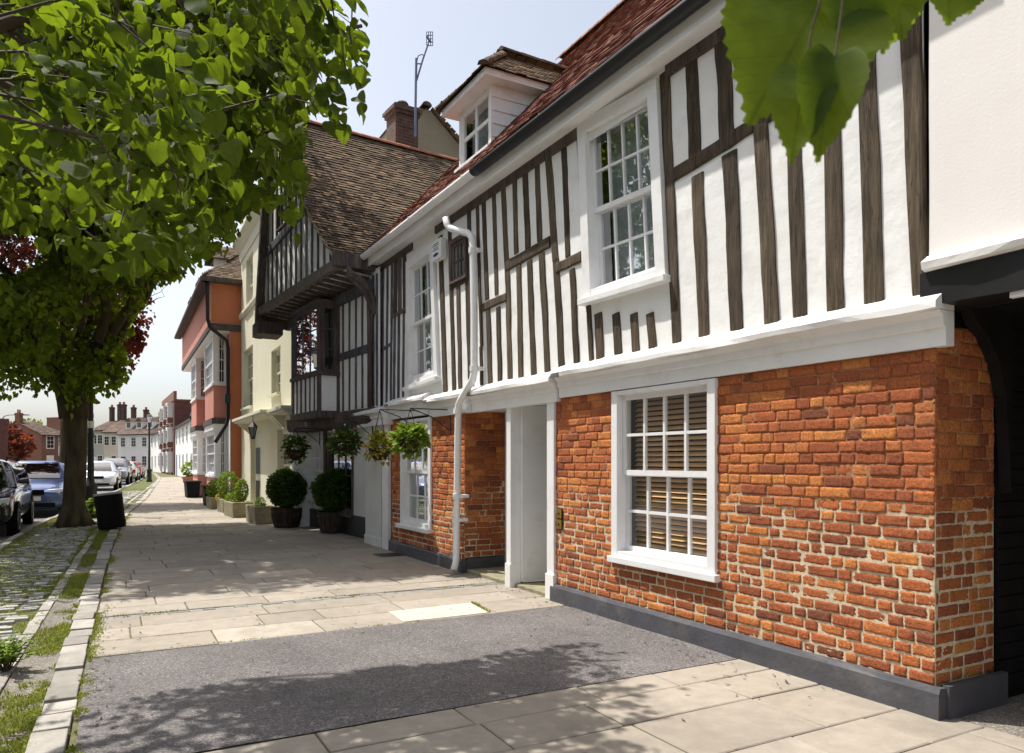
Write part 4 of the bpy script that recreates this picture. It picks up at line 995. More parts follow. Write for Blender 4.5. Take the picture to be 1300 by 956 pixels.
m = MB(); m.sweep([(-.1, zc - .5), (.03, zc - .5), (.06, zc - .25), (.18, zc - .1), (.28, zc), (.28, zc + .1), (-.1, zc + .16)], XS); m.build('cornice', M['cream_wall'], houseD)
zs = FD.at(308, 401)[1]
m = MB(); m.sweep([(-.1, zs - .1), (.05, zs - .1), (.08, zs), (.08, zs + .08), (-.1, zs + .12)], XS); m.build('string_course', M['cream_wall'], houseD)
for (a, b, y, o) in ((303, 341, 524, .5), (347, 366, 516, .4)):
    x = sp(FD, a, b, o * .6); z = FD.at((a + b) / 2, y, o)[1]
    x = (x[0], min(x[1], LD))
    m = MB(); m.box(x[0], x[1], -.05, o, z - .05, z + .03); m.box(x[0] + .05, x[1] - .05, -.05, o - .06, z - .10, z - .05); cn = m.build('door_canopy', M['cream_paint'], houseD, bevel=.01)
    for q in (x[0] + .12, x[1] - .12):
        m = MB(); m.extrude([V((q - .04, 0, z - .42)), V((q - .04, .08, z - .34)), V((q - .04, o * .6, z - .16)), V((q - .04, o * .75, z - .10)), V((q - .04, 0, z - .10))], (0, 0, 0), (.08, 0, 0)); m.build('canopy_bracket', M['cream_paint'], cn)
# porch lantern under the canopy
lx, lz = FD.at(321, 556, .45)
ln = empty('porch_lantern', FD.P + FD.d * lx + FD.n * .45 + V((0, 0, lz)), FD.rz, label='black hexagonal lantern hanging below the cream door canopy', cat='lantern')
m = MB(); m.lathe([(.05, 0), (.11, .28), (.12, .29)], 6); m.build('lamp_glass', M['carglass_pale'], ln)
m = MB()
for i in range(6): an = i * pi / 3; m.tube([(.05 * math.cos(an), .05 * math.sin(an), 0), (.115 * math.cos(an), .115 * math.sin(an), .29)], .009, 4)
m.lathe([(.06, -.03), (.06, 0)], 6); m.lathe([(.14, .29), (.05, .40), (.02, .44)], 6); m.tube([(0, 0, .43), (0, 0, .58)], .01, 5); m.build('lantern_frame', M['iron'], ln)

# ================================================================== PINK JETTIED HOUSE
FE = Frame((3.48, 26.05), (3.62, 38.6)); LE = FE.L
houseE = empty('pink_house', FE.P, FE.rz, label='pink jettied house with shade-tinted orange flank, white oriel bays and hipped tile roof', cat='house')
def zat(px, py, s, o): # height of a pixel row over a given local point
    w = FE.P + FE.d * s + FE.n * o; d = w.x * SN + w.y * CS; return EYE + d * (HZ - py) / FOC
JO = .60
z5, z7 = zat(267, 410, 0, JO), zat(267, 353, 0, JO)
m = MB(); m.box(0, LE, -7, JO, z5, z7); E1 = m.build('upper_wall', M['pink'], houseE)
m = MB(); m.box(-.012, 0, -6.9, JO - .06, z5 + .05, z7 - .02); m.build('flank_wall', M['orange'], houseE)
m = MB(); m.box(-.05, LE, -6, JO + .03, z5 - .22, z5); m.build('jetty_beam', M['timber_dark'], houseE, bevel=.02)
m = MB(); m.box(0, LE, -7, 0, 2.9, z5 - .22); m.build('first_floor_wall', M['pink'], houseE)
m = MB(); m.box(-.012, 0, -6.9, -.03, .1, z5 - .22); m.build('flank_wall', M['orange'], houseE)
m = MB(); m.box(.01, LE, -7, -.01, 0, 2.9); m.build('ground_floor_wall', M['far_white'], houseE)
m = MB(); m.box(.0, LE, -.5, JO - .02, z5 - .26, z5 - .22); m.build('jetty_soffit', M['white_paint'], houseE)
for (s0, s1, zk) in ((0.75, 3.6, 0), (7.2, 9.6, 1)):
    oo = .42
    za_, zb2, zc2 = 4.05, 2.95, z5 - .26
    m = MB(); m.box(s0, s1, 0, oo, zb2, za_); ob = m.build('oriel', M['pink'], houseE, bevel=.005)
    m = MB(); m.box(s0 - .06, s1 + .06, 0, oo + .06, zb2 - .2, zb2); m.build('oriel_base', M['timber_dark'], ob)
    m = MB(); m.box(s0 - .05, s1 + .05, 0, oo + .05, za_, za_ + .08); m.build('sill', M['white_gloss'], ob)
    m = MB(); m.box(s0, s0 + .1, oo - .1, oo + .012, za_ + .08, zc2); m.build('corner_post', M['white_gloss'], ob)
    window(houseE, plane_T((s0 + .1, oo, za_ + .08), (1, 0, 0), (0, 1, 0)), s1 - s0 - .1, zc2 - za_ - .08, cols=6, rows=(2, 2), depth=.06, fw=.1, back='net', sill=False, simple=True)
    window(houseE, plane_T((s0, .0, za_ + .08), (0, 1, 0), (-1, 0, 0)), oo - .1, zc2 - za_ - .08, cols=2, rows=(2, 2), depth=.05, fw=.06, back='net', sill=False, simple=True, stile=.03, glass='carglass_pale')
    # ground floor bay
    o2 = .36; m = MB(); m.box(s0, s1, 0, o2, .05, .92); gb = m.build('bay_apron', M['pink'], houseE, bevel=.005)
    m = MB(); m.box(s0 - .04, s1 + .04, 0, o2 + .05, .92, .99); m.build('bay_sill', M['white_gloss'], gb); m = MB(); m.box(s0 - .05, s1 + .05, 0, o2 + .08, 2.55, 2.95); m.build('bay_cornice', M['white_gloss'], gb)
    m = MB(); m.box(s0, s0 + .1, o2 - .1, o2 + .012, .99, 2.55); m.build('corner_post', M['white_gloss'], gb)
    window(houseE, plane_T((s0 + .1, o2, .99), (1, 0, 0), (0, 1, 0)), s1 - s0 - .1, 1.56, cols=6, rows=(2, 2), depth=.06, fw=.12, back='net', sill=False, simple=True)
    window(houseE, plane_T((s0, .0, .99), (0, 1, 0), (-1, 0, 0)), o2 - .1, 1.56, cols=2, rows=(2, 2), depth=.05, fw=.06, back='net', sill=False, simple=True, stile=.03, glass='carglass_pale')
m = MB(); m.box(4.6, 5.6, -.02, .06, .05, 2.3); m.build('door', M['white_gloss'], houseE, bevel=.005)
# hipped roof and eaves
e = .28; m = MB(); a0 = V((-e, JO + e, z7 - .02)); b0 = V((LE + e, JO + e, z7 - .02)); c0 = V((-e, -7.2, z7 - .02)); rp = V((3.6, -3.2, z7 + 3.6)); rq = V((LE - 3, -3.2, z7 + 3.6))
tri_tiles(m, a0, b0, rq, 71, d_=rp); tri_tiles(m, a0, c0, rp, 72); m.add([b0, V((LE + e, -7.2, z7)), rq], [(0, 1, 2)]); m.add([c0, V((LE + e, -7.2, z7)), rq, rp], [(0, 1, 2, 3)])
re = m.build('roof', M['tile_brown'], houseE, fix=False)
m = MB(); m.box(-e, LE + e, JO + .02, JO + e + .05, z7 - .16, z7 - .02); m.box(-e - .03, -.0, -6, JO + e, z7 - .16, z7 - .02); m.build('gutter', M['timber_dark'], houseE, bevel=.02)
for s_ in (1.8, 5.4, 9.2):
    zz = z7 + .1; m = MB(); m.add([(s_ - .5, JO - .25, zz), (s_ + .5, JO - .25, zz), (s_ + .5, JO - .25, zz + .9), (s_ - .5, JO - .25, zz + .9), (s_ - .5, JO - 1.8, zz + .9), (s_ + .5, JO - 1.8, zz + .9), (s_ - .5, JO - 1.8, zz), (s_ + .5, JO - 1.8, zz)], [(0, 1, 2, 3), (0, 3, 4, 6), (1, 7, 5, 2), (3, 2, 5, 4)]); dd = m.build('dormer', M['white_paint'], houseE, fix=False)
    m = MB(); g = [V((s_ - .65, JO - .05, zz + .88)), V((s_ + .65, JO - .05, zz + .88)), V((s_, JO - .5, zz + 1.45)), V((s_, JO - 2.4, zz + 1.5)), V((s_ - .65, JO - 2, zz + .9)), V((s_ + .65, JO - 2, zz + .9))]
    tri_tiles(m, g[0], g[1], g[2], 75); tri_tiles(m, g[0], g[4], g[3], 76, d_=g[2]); tri_tiles(m, g[1], g[5], g[3], 77, d_=g[2]); m.build('dormer_roof', M['tile_brown'], dd, fix=False)
    m = MB(); m.quad((s_ - .38, JO - .244, zz + .1), (s_ + .38, JO - .244, zz + .1), (s_ + .38, JO - .244, zz + .8), (s_ - .38, JO - .244, zz + .8)); m.build('pane', M['carglass'], dd, fix=False)
m = MB(); m.tube([(-.08, JO + .1, z7 - .15), (-.08, JO + .08, z5 + .1), (-.08, JO + .02, z5 - .15), (-.08, .1, z5 - .55), (-.08, .06, z5 - .8), (-.08, .06, 2.9), (-.05, .1, 2.7), (.0, .45, 2.1)], .06, 8); m.box(-.2, .0, .0, .18, 3.4, 3.7); m.build('drainpipe', M['black'], houseE)
m = MB(); m.box(4.2, 5.0, -3.6, -2.8, z7 + 2.5, z7 + 4.9); m.box(4.14, 5.06, -3.66, -2.74, z7 + 4.7, z7 + 4.85); m.build('chimney', M['chimney_brick'], houseE)

# ================================================================== THE FAR END OF THE STREET
def terrace(label, P, Q, eave, ridge, wall, roof, nwin=2, floors=2, depth=7.0, chim=((0.1, 1.6),), door=True, bays=False, parapet=0, gable_up=False, wh=1.3, ww=.85, dorm=0, chim_mat='chimney_brick', group=None):
    F = Frame(P, Q); Lw = F.L
    h = empty('terraced_house', F.P, F.rz, label=label, cat='house', group=group)
    m = MB(); m.box(0, Lw, -depth, 0, 0, eave)
    if not parapet: m.add([(0, 0, eave), (0, -depth, eave), (0, -depth / 2, ridge - .05)], [(0, 1, 2)]); m.add([(Lw, 0, eave), (Lw, -depth, eave), (Lw, -depth / 2, ridge - .05)], [(0, 1, 2)])
    m.build('wall', M[wall], h)
    m = MB()
    if parapet:
        m.box(-.05, Lw + .05, -depth, .06, eave, eave + .15); m.box(-.05, Lw + .05, -.25, .05, eave + .15, eave + parapet); rf = m.build('parapet', M[roof], h)
    else:
        v = V((0, -depth / 2 - .25, ridge - eave + .1)); lv = v.length; v.normalize(); n = V((0, -v.z, v.y)); n = -n if n.z < 0 else n
        tiles(m, V((-.1, .25, eave - .06)), (1, 0, 0), v, n, Lw + .2, lv, gauge=.2, tw=.4, seed=int(Lw * 100) % 97, lift=.03, sag=.06)
        m.add([(-.12, .26, eave - .09), (Lw + .12, .26, eave - .09), (Lw + .12, -depth / 2, ridge), (-.12, -depth / 2, ridge), (Lw + .12, -depth - .2, eave - .1), (-.12, -depth - .2, eave - .1)], [(0, 1, 2, 3), (3, 2, 4, 5)], .4)
        rf = m.build('roof', M[roof], h, fix=False)
        m = MB(); m.box(-.1, Lw + .1, .2, .32, eave - .16, eave - .05); m.build('gutter', M['black'], h)
    for (f, hc) in chim:
        c = f * Lw; m = MB(); m.box(c - .25, c + .25, -depth / 2 - .3, -depth / 2 + .3, eave, ridge + hc); m.box(c - .3, c + .3, -depth / 2 - .36, -depth / 2 + .36, ridge + hc - .25, ridge + hc - .08); cc = m.build('chimney', M[chim_mat], h)
        for k in (-.12, .12):
            m = MB(); m.lathe([(.09, 0), (.08, .35), (.09, .37)], 8, c=(c + k, -depth / 2, ridge + hc)); m.build('chimney_pot', M['terracotta'], cc)
    fh = eave / floors
    for fl in range(floors):
        for i in range(nwin):
            x = Lw * (i + .5) / nwin; z = fl * fh + fh * .32
            if fl == 0 and door and i == nwin - 1:
                m = MB(); m.box(x - .45, x + .45, -.03, .04, 0, 2.1); m.build('door', M[R.choice(['black', 'blue', 'white_gloss', 'timber_dark'])], h); continue
            o = 0
            if bays:
                o = .5; m = MB(); m.box(x - 1.0, x + 1.0, 0, o, fl * fh + .25, (fl + 1) * fh - .15); m.box(x - 1.06, x + 1.06, 0, o + .06, (fl + 1) * fh - .3, (fl + 1) * fh - .15); m.build('bay', M['far_white'], h)
                if fl: m = MB(); m.box(x - 1.01, x + 1.01, .0, o + .01, fl * fh + .3, fl * fh + .9); m.build('bay_apron', M['far_brick'], h)
            w_ = ww * (1.7 if bays else 1)
            m = MB(); m.box(x - w_ / 2 - .08, x + w_ / 2 + .08, o - .02, o + .05, z - .08, z + wh + .08)
            wi = m.build('window', M['white_gloss'], h)
            m = MB()
            for a in (0, 1):
                for b in (0, 1, 2):
                    m.box(x - w_ / 2 + a * w_ / 2 + .02, x - w_ / 2 + (a + 1) * w_ / 2 - .02, o + .045, o + .056, z + b * wh / 3 + .02, z + (b + 1) * wh / 3 - .02)
            m.build('pane', M['carglass'], wi)
    for i in range(dorm):
        x = Lw * (i + .5) / dorm; yb = -.9; z = eave + (ridge - eave) * .28
        m = MB(); m.box(x - .55, x + .55, yb - 1.5, yb, z, z + 1.15); d = m.build('dormer', M['far_white'], h); m = MB(); m.box(x - .38, x + .38, yb, yb + .02, z + .25, z + 1.0); m.build('pane', M['carglass'], d)
        m = MB(); m.extrude([V((x - .7, yb + .12, z + 1.12)), V((x + .7, yb + .12, z + 1.12)), V((x, yb + .12, z + 1.7))], (0, 0, 0), (0, -2.0, 0)); m.build('dormer_roof', M[roof], d)
    return h
terrace('unseen brick house across the road facing the timbered one', (-12.5, 2), (-12.5, -12), 7.0, 10.0, 'far_brick', 'tile_far', 4, 2, chim=((.2, 1.4),))  # three unseen houses opposite, added for window reflections and less sky fill
terrace('unseen cream house across the road facing the lime tree', (-12.4, 17), (-12.5, 2.2), 7.4, 10.4, 'far_cream', 'tile_far', 4, 2, chim=((.5, 1.4),))
terrace('unseen plain grey house across the road facing the jettied gable', (-12.2, 33), (-12.4, 17.2), 6.8, 9.8, 'far_grey', 'tile_far', 4, 2, chim=((.5, 1.4),))
terrace('low white plastered house just past the pink house with a dark door', (4.5, 42), (5.7, 62), 5.1, 7.6, 'far_white', 'tile_far', 5, 2, chim=((.2, 1.4),), dorm=2)
terrace('white house with a low eave between its white neighbour and the red brick block', (5.78, 63), (6.0, 85), 4.9, 7.2, 'far_white', 'tile_far', 5, 2, chim=((.5, 1.2), (.9, 1.5)), depth=6)
terrace('tall dark red brick block with white stacked bay windows', (5.95, 86), (5.7, 102), 7.9, 9.8, 'dark_brick', 'far_brick', 3, 3, chim=((.3, 3.2),), bays=True, parapet=1.0, door=False, wh=1.3)
terrace('small white house between the red brick block and the street end', (5.6, 103), (5.0, 116), 5.2, 7.6, 'far_white', 'tile_far', 3, 2, chim=((.4, 1.3), (.9, 1.5)), depth=5)
terrace('white fronted house closing the street, with three dormer windows', (5.0, 118), (1.0, 123), 5.4, 8.0, 'far_white', 'tile_far', 3, 2, chim=((.1, 1.0), (.75, 1.2)), dorm=3)
terrace('cream house closing the street under a brown tiled roof', (0.95, 124.5), (-0.9, 126.5), 5.8, 7.8, 'far_cream', 'tile_far', 2, 2, chim=((.2, 1.9), (.9, 2.4)))
terrace('pale grey house beside the cream one, with tall twin chimneys', (-0.95, 128), (-2.5, 129.5), 6.2, 7.7, 'far_grey', 'tile_far', 2, 2, chim=((.1, 2.6), (.8, 2.2)))
terrace('plain red brick house behind the lime trunk', (-2.0, 113.6), (-3.3, 112.6), 7.2, 8.0, 'far_brick', 'far_brick', 2, 3, chim=((.8, 1.6),), parapet=.6)
terrace('narrow white house beside the tall brick chimney stack', (-5.0, 109), (-5.9, 107.8), 5.0, 6.0, 'far_white', 'tile_far', 1, 2, chim=())
terrace('brown brick house with a tall brick chimney stack', (-5.1, 97), (-6.6, 95.5), 4.4, 5.9, 'far_brick', 'tile_far', 1, 2, chim=((.88, .9),), chim_mat='far_brick')
terrace('low cottage with a long brown roof and two chimneys beyond the parked cars', (-6.7, 101), (-8.9, 99), 2.6, 4.8, 'far_cream', 'tile_far', 2, 1, chim=((.2, .7), (.5, .9)), door=False, wh=.9)
terrace('grey gabled cottage beside the copper tree', (-9.4, 110), (-11.6, 107), 2.6, 4.3, 'far_grey', 'tile_far', 2, 1, chim=((.5, .6),), door=False, wh=.9)
terrace('dark brick building with a flat parapet beside the copper tree', (-6.1, 60.5), (-10.5, 58.0), 4.0, 5.2, 'dark_brick', 'dark_brick', 2, 1, chim=(), parapet=.35)
# ================================================================== GROUND
def pl(pts):
    def f(y):
        if y <= pts[0][0]: return pts[0][1]
        for (a, b), (c, d) in zip(pts[:-1], pts[1:]):
            if y <= c: return b + (d - b) * (y - a) / (c - a)
        return pts[-1][1]
    return f
kx = pl([(-6, -.30), (5.8, -.17), (14, .02), (20, .26), (24.4, .52), (32.8, 1.27), (50, 2.45), (70, 3.85), (100, 4.9), (118, 4.4), (140, 2)])
k2 = pl([(-6, -.95), (7.1, -.63), (10.1, -.53), (17.8, -.26), (24, .1), (28.4, .47), (40, 1.4), (62, 3.1), (70, 3.6), (100, 4.6), (118, 4.1), (140, 1.7)])
k3 = pl([(-6, -2.1), (7, -1.85), (20, -1.55), (30, -.75), (45, .55), (60, 1.75), (75, 2.75), (100, 4.0), (118, 3.5), (140, 1.2)])
def ribbon(name, mat, f0, f1, y0, y1, z, step=1.0, crown=0.0, label=None, kind='structure', nx=1, zf=None):
    m = MB(); n = int((y1 - y0) / step); o = 0
    for i in range(n + 1):
        y = y0 + (y1 - y0) * i / n
        for j in range(nx + 1):
            x = f0(y) + (f1(y) - f0(y)) * j / nx; m.v.append((x, y, z + (zf(j / nx, y) if zf else 0)))
    for i in range(n):
        for j in range(nx): a = i * (nx + 1) + j; m.f.append([a, a + 1, a + nx + 2, a + nx + 1]); m.t.append(.5)
    return m.build(name, M[mat], None, fix=False, kind=kind)
cst = lambda v: (lambda y: v)
m = MB(); m.quad((-900, -300, -.4), (900, -300, -.4), (900, 1500, -.4), (-900, 1500, -.4)); m.build('ground', M['earth'], None, kind='structure', fix=False)
ribbon('road', 'road', lambda y: k3(y) - 7.0, lambda y: k3(y) - .12, -8, 135, -.10)
ribbon('far_pavement', 'joint', cst(-60), lambda y: k3(y) - 7.0, -8, 140, -.03)
ribbon('pavement_bed', 'joint', lambda y: kx(y) - .01, cst(12), -8, 140, -.012)
m = MB(); m.quad((4.33, -6, -.006), (14, -6, -.006), (14, 2.62, -.006), (4.33, 2.62, -.006)); m.build('passage_floor', M['old_asphalt'], None, kind='structure', fix=False)
# flagstones laid in courses across the pavement
rs = random.Random(5); m = MB(); y = -4.0
AY0, AY1 = 4.12, 6.5
def slabs(y, d):
    x = kx(y + d / 2) + .0; lim = 4.35 if y < 12.4 else (4.7 if y < 18 else (4.0 if y < 38 else 8.0))
    first = True
    while x < lim:
        w = rs.uniform(.55, 1.35) if y < 30 else rs.uniform(.9, 1.8)
        if first: w *= rs.uniform(.4, 1)
        first = False; g = .006 if y < 30 else .01
        x1 = min(x + w, lim); t = min(.92, max(0, rs.gauss(.45, .2)))
        h = [rs.uniform(-.004, .003) for _ in range(4)]
        a, b, c, e = x + g, x1 - g, y + g, y + d - g; q = .008
        if b - a > .06:
            m.add([(a, c, h[0] - .006), (b, c, h[1] - .006), (b, e, h[2] - .006), (a, e, h[3] - .006), (a + q, c + q, h[0]), (b - q, c + q, h[1]), (b - q, e - q, h[2]), (a + q, e - q, h[3]), (a, c, -.03), (b, c, -.03), (b, e, -.03), (a, e, -.03)],
                  [(4, 5, 6, 7), (0, 1, 5, 4), (1, 2, 6, 5), (2, 3, 7, 6), (3, 0, 4, 7), (8, 9, 1, 0), (9, 10, 2, 1), (10, 11, 3, 2), (11, 8, 0, 3)], t)
        x = x1
GY = 7.98
while y < 75:
    d = rs.uniform(.40, .58) if y < 30 else .9
    if y < AY0 < y + d + .15: d = AY0 - y
    if abs(y - AY0) < .01: y = AY1; continue
    if y < GY < y + d + .2 and y >= AY1: d = GY - y
    if abs(y - GY) < .01: y = GY + .16; continue
    slabs(y, d); y += d
m.build('pavement', M['slab'], None, kind='structure', fix=False)
m = MB(); n_ = 60
for i in range(n_ + 1):
    x = kx(5) + .02 + (4.3 - kx(5) - .02) * i / n_
    for j in range(13):
        y = AY0 + (AY1 - AY0) * j / 12 + (.012 * nz(x * 7, j * 3) + .010 * nz(x * 2, j) - .012 if j == 12 else (.012 + .012 * nz(x * 7, 5) if j == 0 else 0))
        m.v.append((x, y, .002 + .005 * nz(x * 1.3, y * 1.3) + (-.006 if j in (0, 12) else 0)))
for i in range(n_):
    for j in range(12): a = i * 13 + j; m.f.append([a, a + 13, a + 14, a + 1]); m.t.append(.5)
m.build('asphalt_crossover', M['asphalt'], None, kind='structure', fix=False, smooth=True)
m = MB()
x = kx(GY) + .05
while x < 4.25:
    w = rs.uniform(.1, .2); m.box(x + .004, x + w - .004, GY + .01, GY + .075, -.03, -.008 + rs.uniform(-.004, .004), rs.uniform(0, .4)); m.box(x + .004, x + w - .004, GY + .083, GY + .15, -.03, -.008 + rs.uniform(-.004, .004), rs.uniform(0, .4)); x += w
m.build('drain_channel', M['sett'], None, kind='structure')
p = [ground(493, 777), ground(597, 765.5), ground(620, 778), ground(512, 790)]
m = MB(); m.add([(q.x, q.y, .0045) for q in p] + [(q.x, q.y, -.02) for q in p], [(0, 1, 2, 3), (0, 4, 5, 1), (1, 5, 6, 2), (2, 6, 7, 3), (3, 7, 4, 0)], 1.0); m.build('new_paving_slab', M['slab'], None, kind='structure')
c = ground(500, 704); m = MB(); m.box(c.x - .28, c.x + .28, c.y - .2, c.y + .2, -.01, .006); iv = m.build('inspection_cover', M['iron'], None, bevel=.004, label='small iron inspection cover set in the paving near the white boarded pier', cat='manhole cover')
# kerbs: worn stone blocks
def kerb(f, y0, y1, w, name, z=0.012, seed=1, ln=(.25, .5), zb=-.15):
    r = random.Random(seed); m = MB(); y = y0
    while y < y1:
        l = r.uniform(*ln) * (1 if y < 30 else 2); a, b = f(y), f(y + l); h = z + r.uniform(-.01, .008); jx = r.uniform(-.012, .012); g = .006
        p = [(a - w + jx, y + g, zb), (a + jx, y + g, zb), (b + jx, y + l - g, zb), (b - w + jx, y + l - g, zb), (a - w + jx + .012, y + g + .008, h), (a + jx - .012, y + g + .008, h + r.uniform(-.006, .006)), (b + jx - .012, y + l - g - .008, h), (b - w + jx + .012, y + l - g - .008, h + r.uniform(-.006, .006))]
        m.hexa(p, r.random()); y += l
    return m.build(name, M['kerbstone'], None, kind='structure', bevel=.006)
kerb(lambda y: kx(y) - .005, -5, 130, .20, 'kerb', seed=1)
kerb(lambda y: k2(y) + .05, -5, 130, .12, 'inner_kerb', z=.0, seed=2)
kerb(lambda y: k3(y) + .02, -5, 130, .14, 'road_kerb', z=.0, seed=3, ln=(.5, .9))
ribbon('gutter_strip', 'old_asphalt', lambda y: k2(y) + .04, lambda y: kx(y) - .19, -6, 135, -.012, step=.3, nx=4, zf=lambda f, y: -.02 * math.sin(pi * f) + .008 * nz(f * 5, y * 1.5))
ribbon('verge_bed', 'earth', lambda y: k3(y), lambda y: k2(y) - .06, -6, 135, -.055, step=.5, nx=3, zf=lambda f, y: .02 * f + .012 * nz(f * 3, y))
m = MB(); y = -4.5; i = 0
while y < 42:
    x0, x1 = k3(y) + .04, k2(y) - .09; x = x0 - rs.random() * .1; big = 1.0 if y < 24 else 1.5
    while x < x1:
        w = rs.uniform(.16, .24) * big; d = .105 * big
        if rs.random() > (.10 + .25 * max(0, nz(x * .8, y * .5, 4))) and x > x0 - .02 and x + w < x1 + .06:
            h = -.026 + .03 * (x - x0) / max(.2, x1 - x0) + rs.uniform(-.012, .006); g = .009
            m.hexa([(x + g, y + g, -.12), (x + w - g, y + g, -.12), (x + w - g, y + d - g, -.12), (x + g, y + d - g, -.12), (x + g + .014, y + g + .012, h), (x + w - g - .014, y + g + .012, h + rs.uniform(-.006, .006)), (x + w - g - .014, y + d - g - .012, h), (x + g + .014, y + d - g - .012, h + rs.uniform(-.006, .006))], rs.random())
        x += w
    y += .105 * big
m.build('cobbled_verge', M['sett'], None, kind='structure', bevel=.008)
# grass and moss growing in the joints
m = MB(); rg = random.Random(17)
def blade(m, p, h, w, t):
    a = rg.uniform(0, 2 * pi); d = V((math.cos(a), math.sin(a), 0)); l = V((rg.gauss(0, .5), rg.gauss(0, .5), 0)) * h
    p = V(p); q = p + l * .4 + V((0, 0, h * .7)); e = p + l + V((0, 0, h))
    m.add([p - d * w, p + d * w, q + d * w * .7, q - d * w * .7, e], [(0, 1, 2, 3), (3, 2, 4)], t)
n_g = 0
while n_g < 38000:
    y = 4.0 + 20 * rg.random() ** 1.6 if rg.random() < .85 else rg.uniform(20, 45)
    k = rg.random(); hm = 1.0
    if k < .48: x = rg.uniform(k3(y) + .02, k2(y) - .02); z = -.03; th = -.20
    elif k < .80: x = kx(y) - .19 - abs(rg.gauss(0, .12)); z = -.015; th = .06
    elif k < .92: x = kx(y) + abs(rg.gauss(0, .035)); z = -.005; th = .12; hm = .7
    else: x = k2(y) + rg.gauss(.02, .09); z = -.02; th = .05
    if nz(x * 1.3, y * .9, 2) + .7 * nz(x * 5, y * 4, 8) + .4 * nz(x * 14, y * 12, 3) < th - .04: continue
    n_g += 1
    for _ in range(2): blade(m, (x + rg.gauss(0, .015), y + rg.gauss(0, .015), z), rg.uniform(.010, .036) * hm, rg.uniform(.003, .006), rg.random())
for _ in range(500):          # joints of the paving
    j = rg.choice([(GY + .02, .05), (6.52, .01), (7.0, .03), (GY + .16, .01)]); x = rg.uniform(kx(8), 4.2)
    if nz(x * 1.5, j[0], 3) < .12: continue
    for _ in range(4): blade(m, (x + rg.gauss(0, .03), j[0] + rg.uniform(0, j[1]), -.006), rg.uniform(.006, .018), .004, rg.random())
for _ in range(160):
    a = p[1].lerp(p[2], rg.random()); blade(m, (a.x + rg.gauss(.02, .012), a.y + rg.gauss(0, .012), 0), rg.uniform(.01, .03), .004, rg.random())
m.build('grass', M['grass'], None, kind='stuff', fix=False)

# fallen bud scales and twigs on the tarmac
m = MB()
for _ in range(300):
    y = rg.uniform(3.2, 9); x = rg.choice([kx(y) + abs(rg.gauss(0, .25)), 4.15 - abs(rg.gauss(0, .22)), rg.uniform(kx(y), 4.1)]); a = rg.uniform(0, 6.3); l = rg.uniform(.008, .03); w = rg.uniform(.003, .009)
    d = V((math.cos(a), math.sin(a), 0)) * l; e = V((-math.sin(a), math.cos(a), 0)) * w; p_ = V((x, y, .006 + rg.random() * .004))
    m.add([p_ - d, p_ + e, p_ + d + V((0, 0, .006)), p_ - e], [(0, 1, 2, 3)], rg.random())
m.build('leaf_litter', M['twig'], None, kind='stuff', fix=False)
# ================================================================== LEAVES AND TREES
def leaf(m, base, ax, nrm, size, t, fine=False, fold=.25, droop=.25, width=.46):
    """heart shaped lime leaf"""
    ax = V(ax).normalized(); nrm = V(nrm); s = ax.cross(nrm)
    if s.length < 1e-3: s = ax.cross(V((1, .3, .2)))
    s.normalize(); n = s.cross(ax)
    if fine: out = [(.0, .0), (-.07, .22), (.03, .40), (.22, .50), (.42, .48), (.60, .38), (.76, .24), (.89, .10), (1.0, 0)]
    else: out = [(.0, .0), (-.03, .30), (.25, .50), (.60, .38), (1.0, 0)]
    if fine == 'hero':
        o2 = []
        for i in range(len(out) - 1):
            p0, p1, p2, p3 = (out[max(0, min(len(out) - 1, q))] for q in (i - 1, i, i + 1, i + 2))
            for q in range(5):
                u = q / 5; f = lambda c: .5 * (2 * p1[c] + (p2[c] - p0[c]) * u + (2 * p0[c] - 5 * p1[c] + 4 * p2[c] - p3[c]) * u * u + (3 * p1[c] - p0[c] - 3 * p2[c] + p3[c]) * u ** 3)
                a_, b_ = f(0), max(0, f(1)); tooth = (.014 if q % 2 else -.008) if 1 < i < len(out) - 1 else 0
                o2.append((a_ + tooth * .8, 0 if (i == 0 and q == 0) else max(.002, b_ + tooth)))
        out = o2 + [(1.0, 0)]
    mid = [(.0 if i == 0 else max(0, a), 0) for i, (a, b) in enumerate(out)]
    def P(a, b): return base + (ax * a + s * (b * width * 2) + n * (abs(b) * fold - droop * a * a + (.03 * math.sin(a * 9 + b * 5) if fine else 0))) * size
    k = len(out); o = len(m.v)
    for a, b in out: m.v.append(tuple(P(a, 0) if b == 0 else P(a, b)))
    for a, b in out: m.v.append(tuple(P(a, -b)))
    ml = len(m.v)
    for a, b in mid: m.v.append(tuple(P(a, 0)))
    m.w += [(a, b) for a, b in out] + [(a, -b) for a, b in out] + mid
    for i in range(k - 1):
        m.f.append([ml + i, o + i, o + i + 1, ml + i + 1]) if 0 < i < k - 2 else m.f.append([ml + i, o + i + 1, ml + i + 1] if i == 0 else [ml + i, o + i, ml + i + 1])
        m.t.append(t)
        m.f.append([ml + i, ml + i + 1, o + k + i + 1, o + k + i]) if 0 < i < k - 2 else m.f.append([ml + i, ml + i + 1, o + k + i + 1] if i == 0 else [ml + i, ml + i + 1, o + k + i])
        m.t.append(t)
SUN = V((-.50, .56, 1.62)).normalized()
def shadow_on_ground(p): k = p.z / SUN.z; return p.x - SUN.x * k, p.y - SUN.y * k
def hits_front(p, X=4.15): k = (p.x - X) / SUN.x; return p.y - SUN.y * k, p.z - SUN.z * k
def inpoly(x, y, P):
    c = False; j = len(P) - 1
    for i in range(len(P)):
        if (P[i][1] > y) != (P[j][1] > y) and x < (P[j][0] - P[i][0]) * (y - P[i][1]) / (P[j][1] - P[i][1]) + P[i][0]: c = not c
        j = i
    return c
rl = random.Random(99)
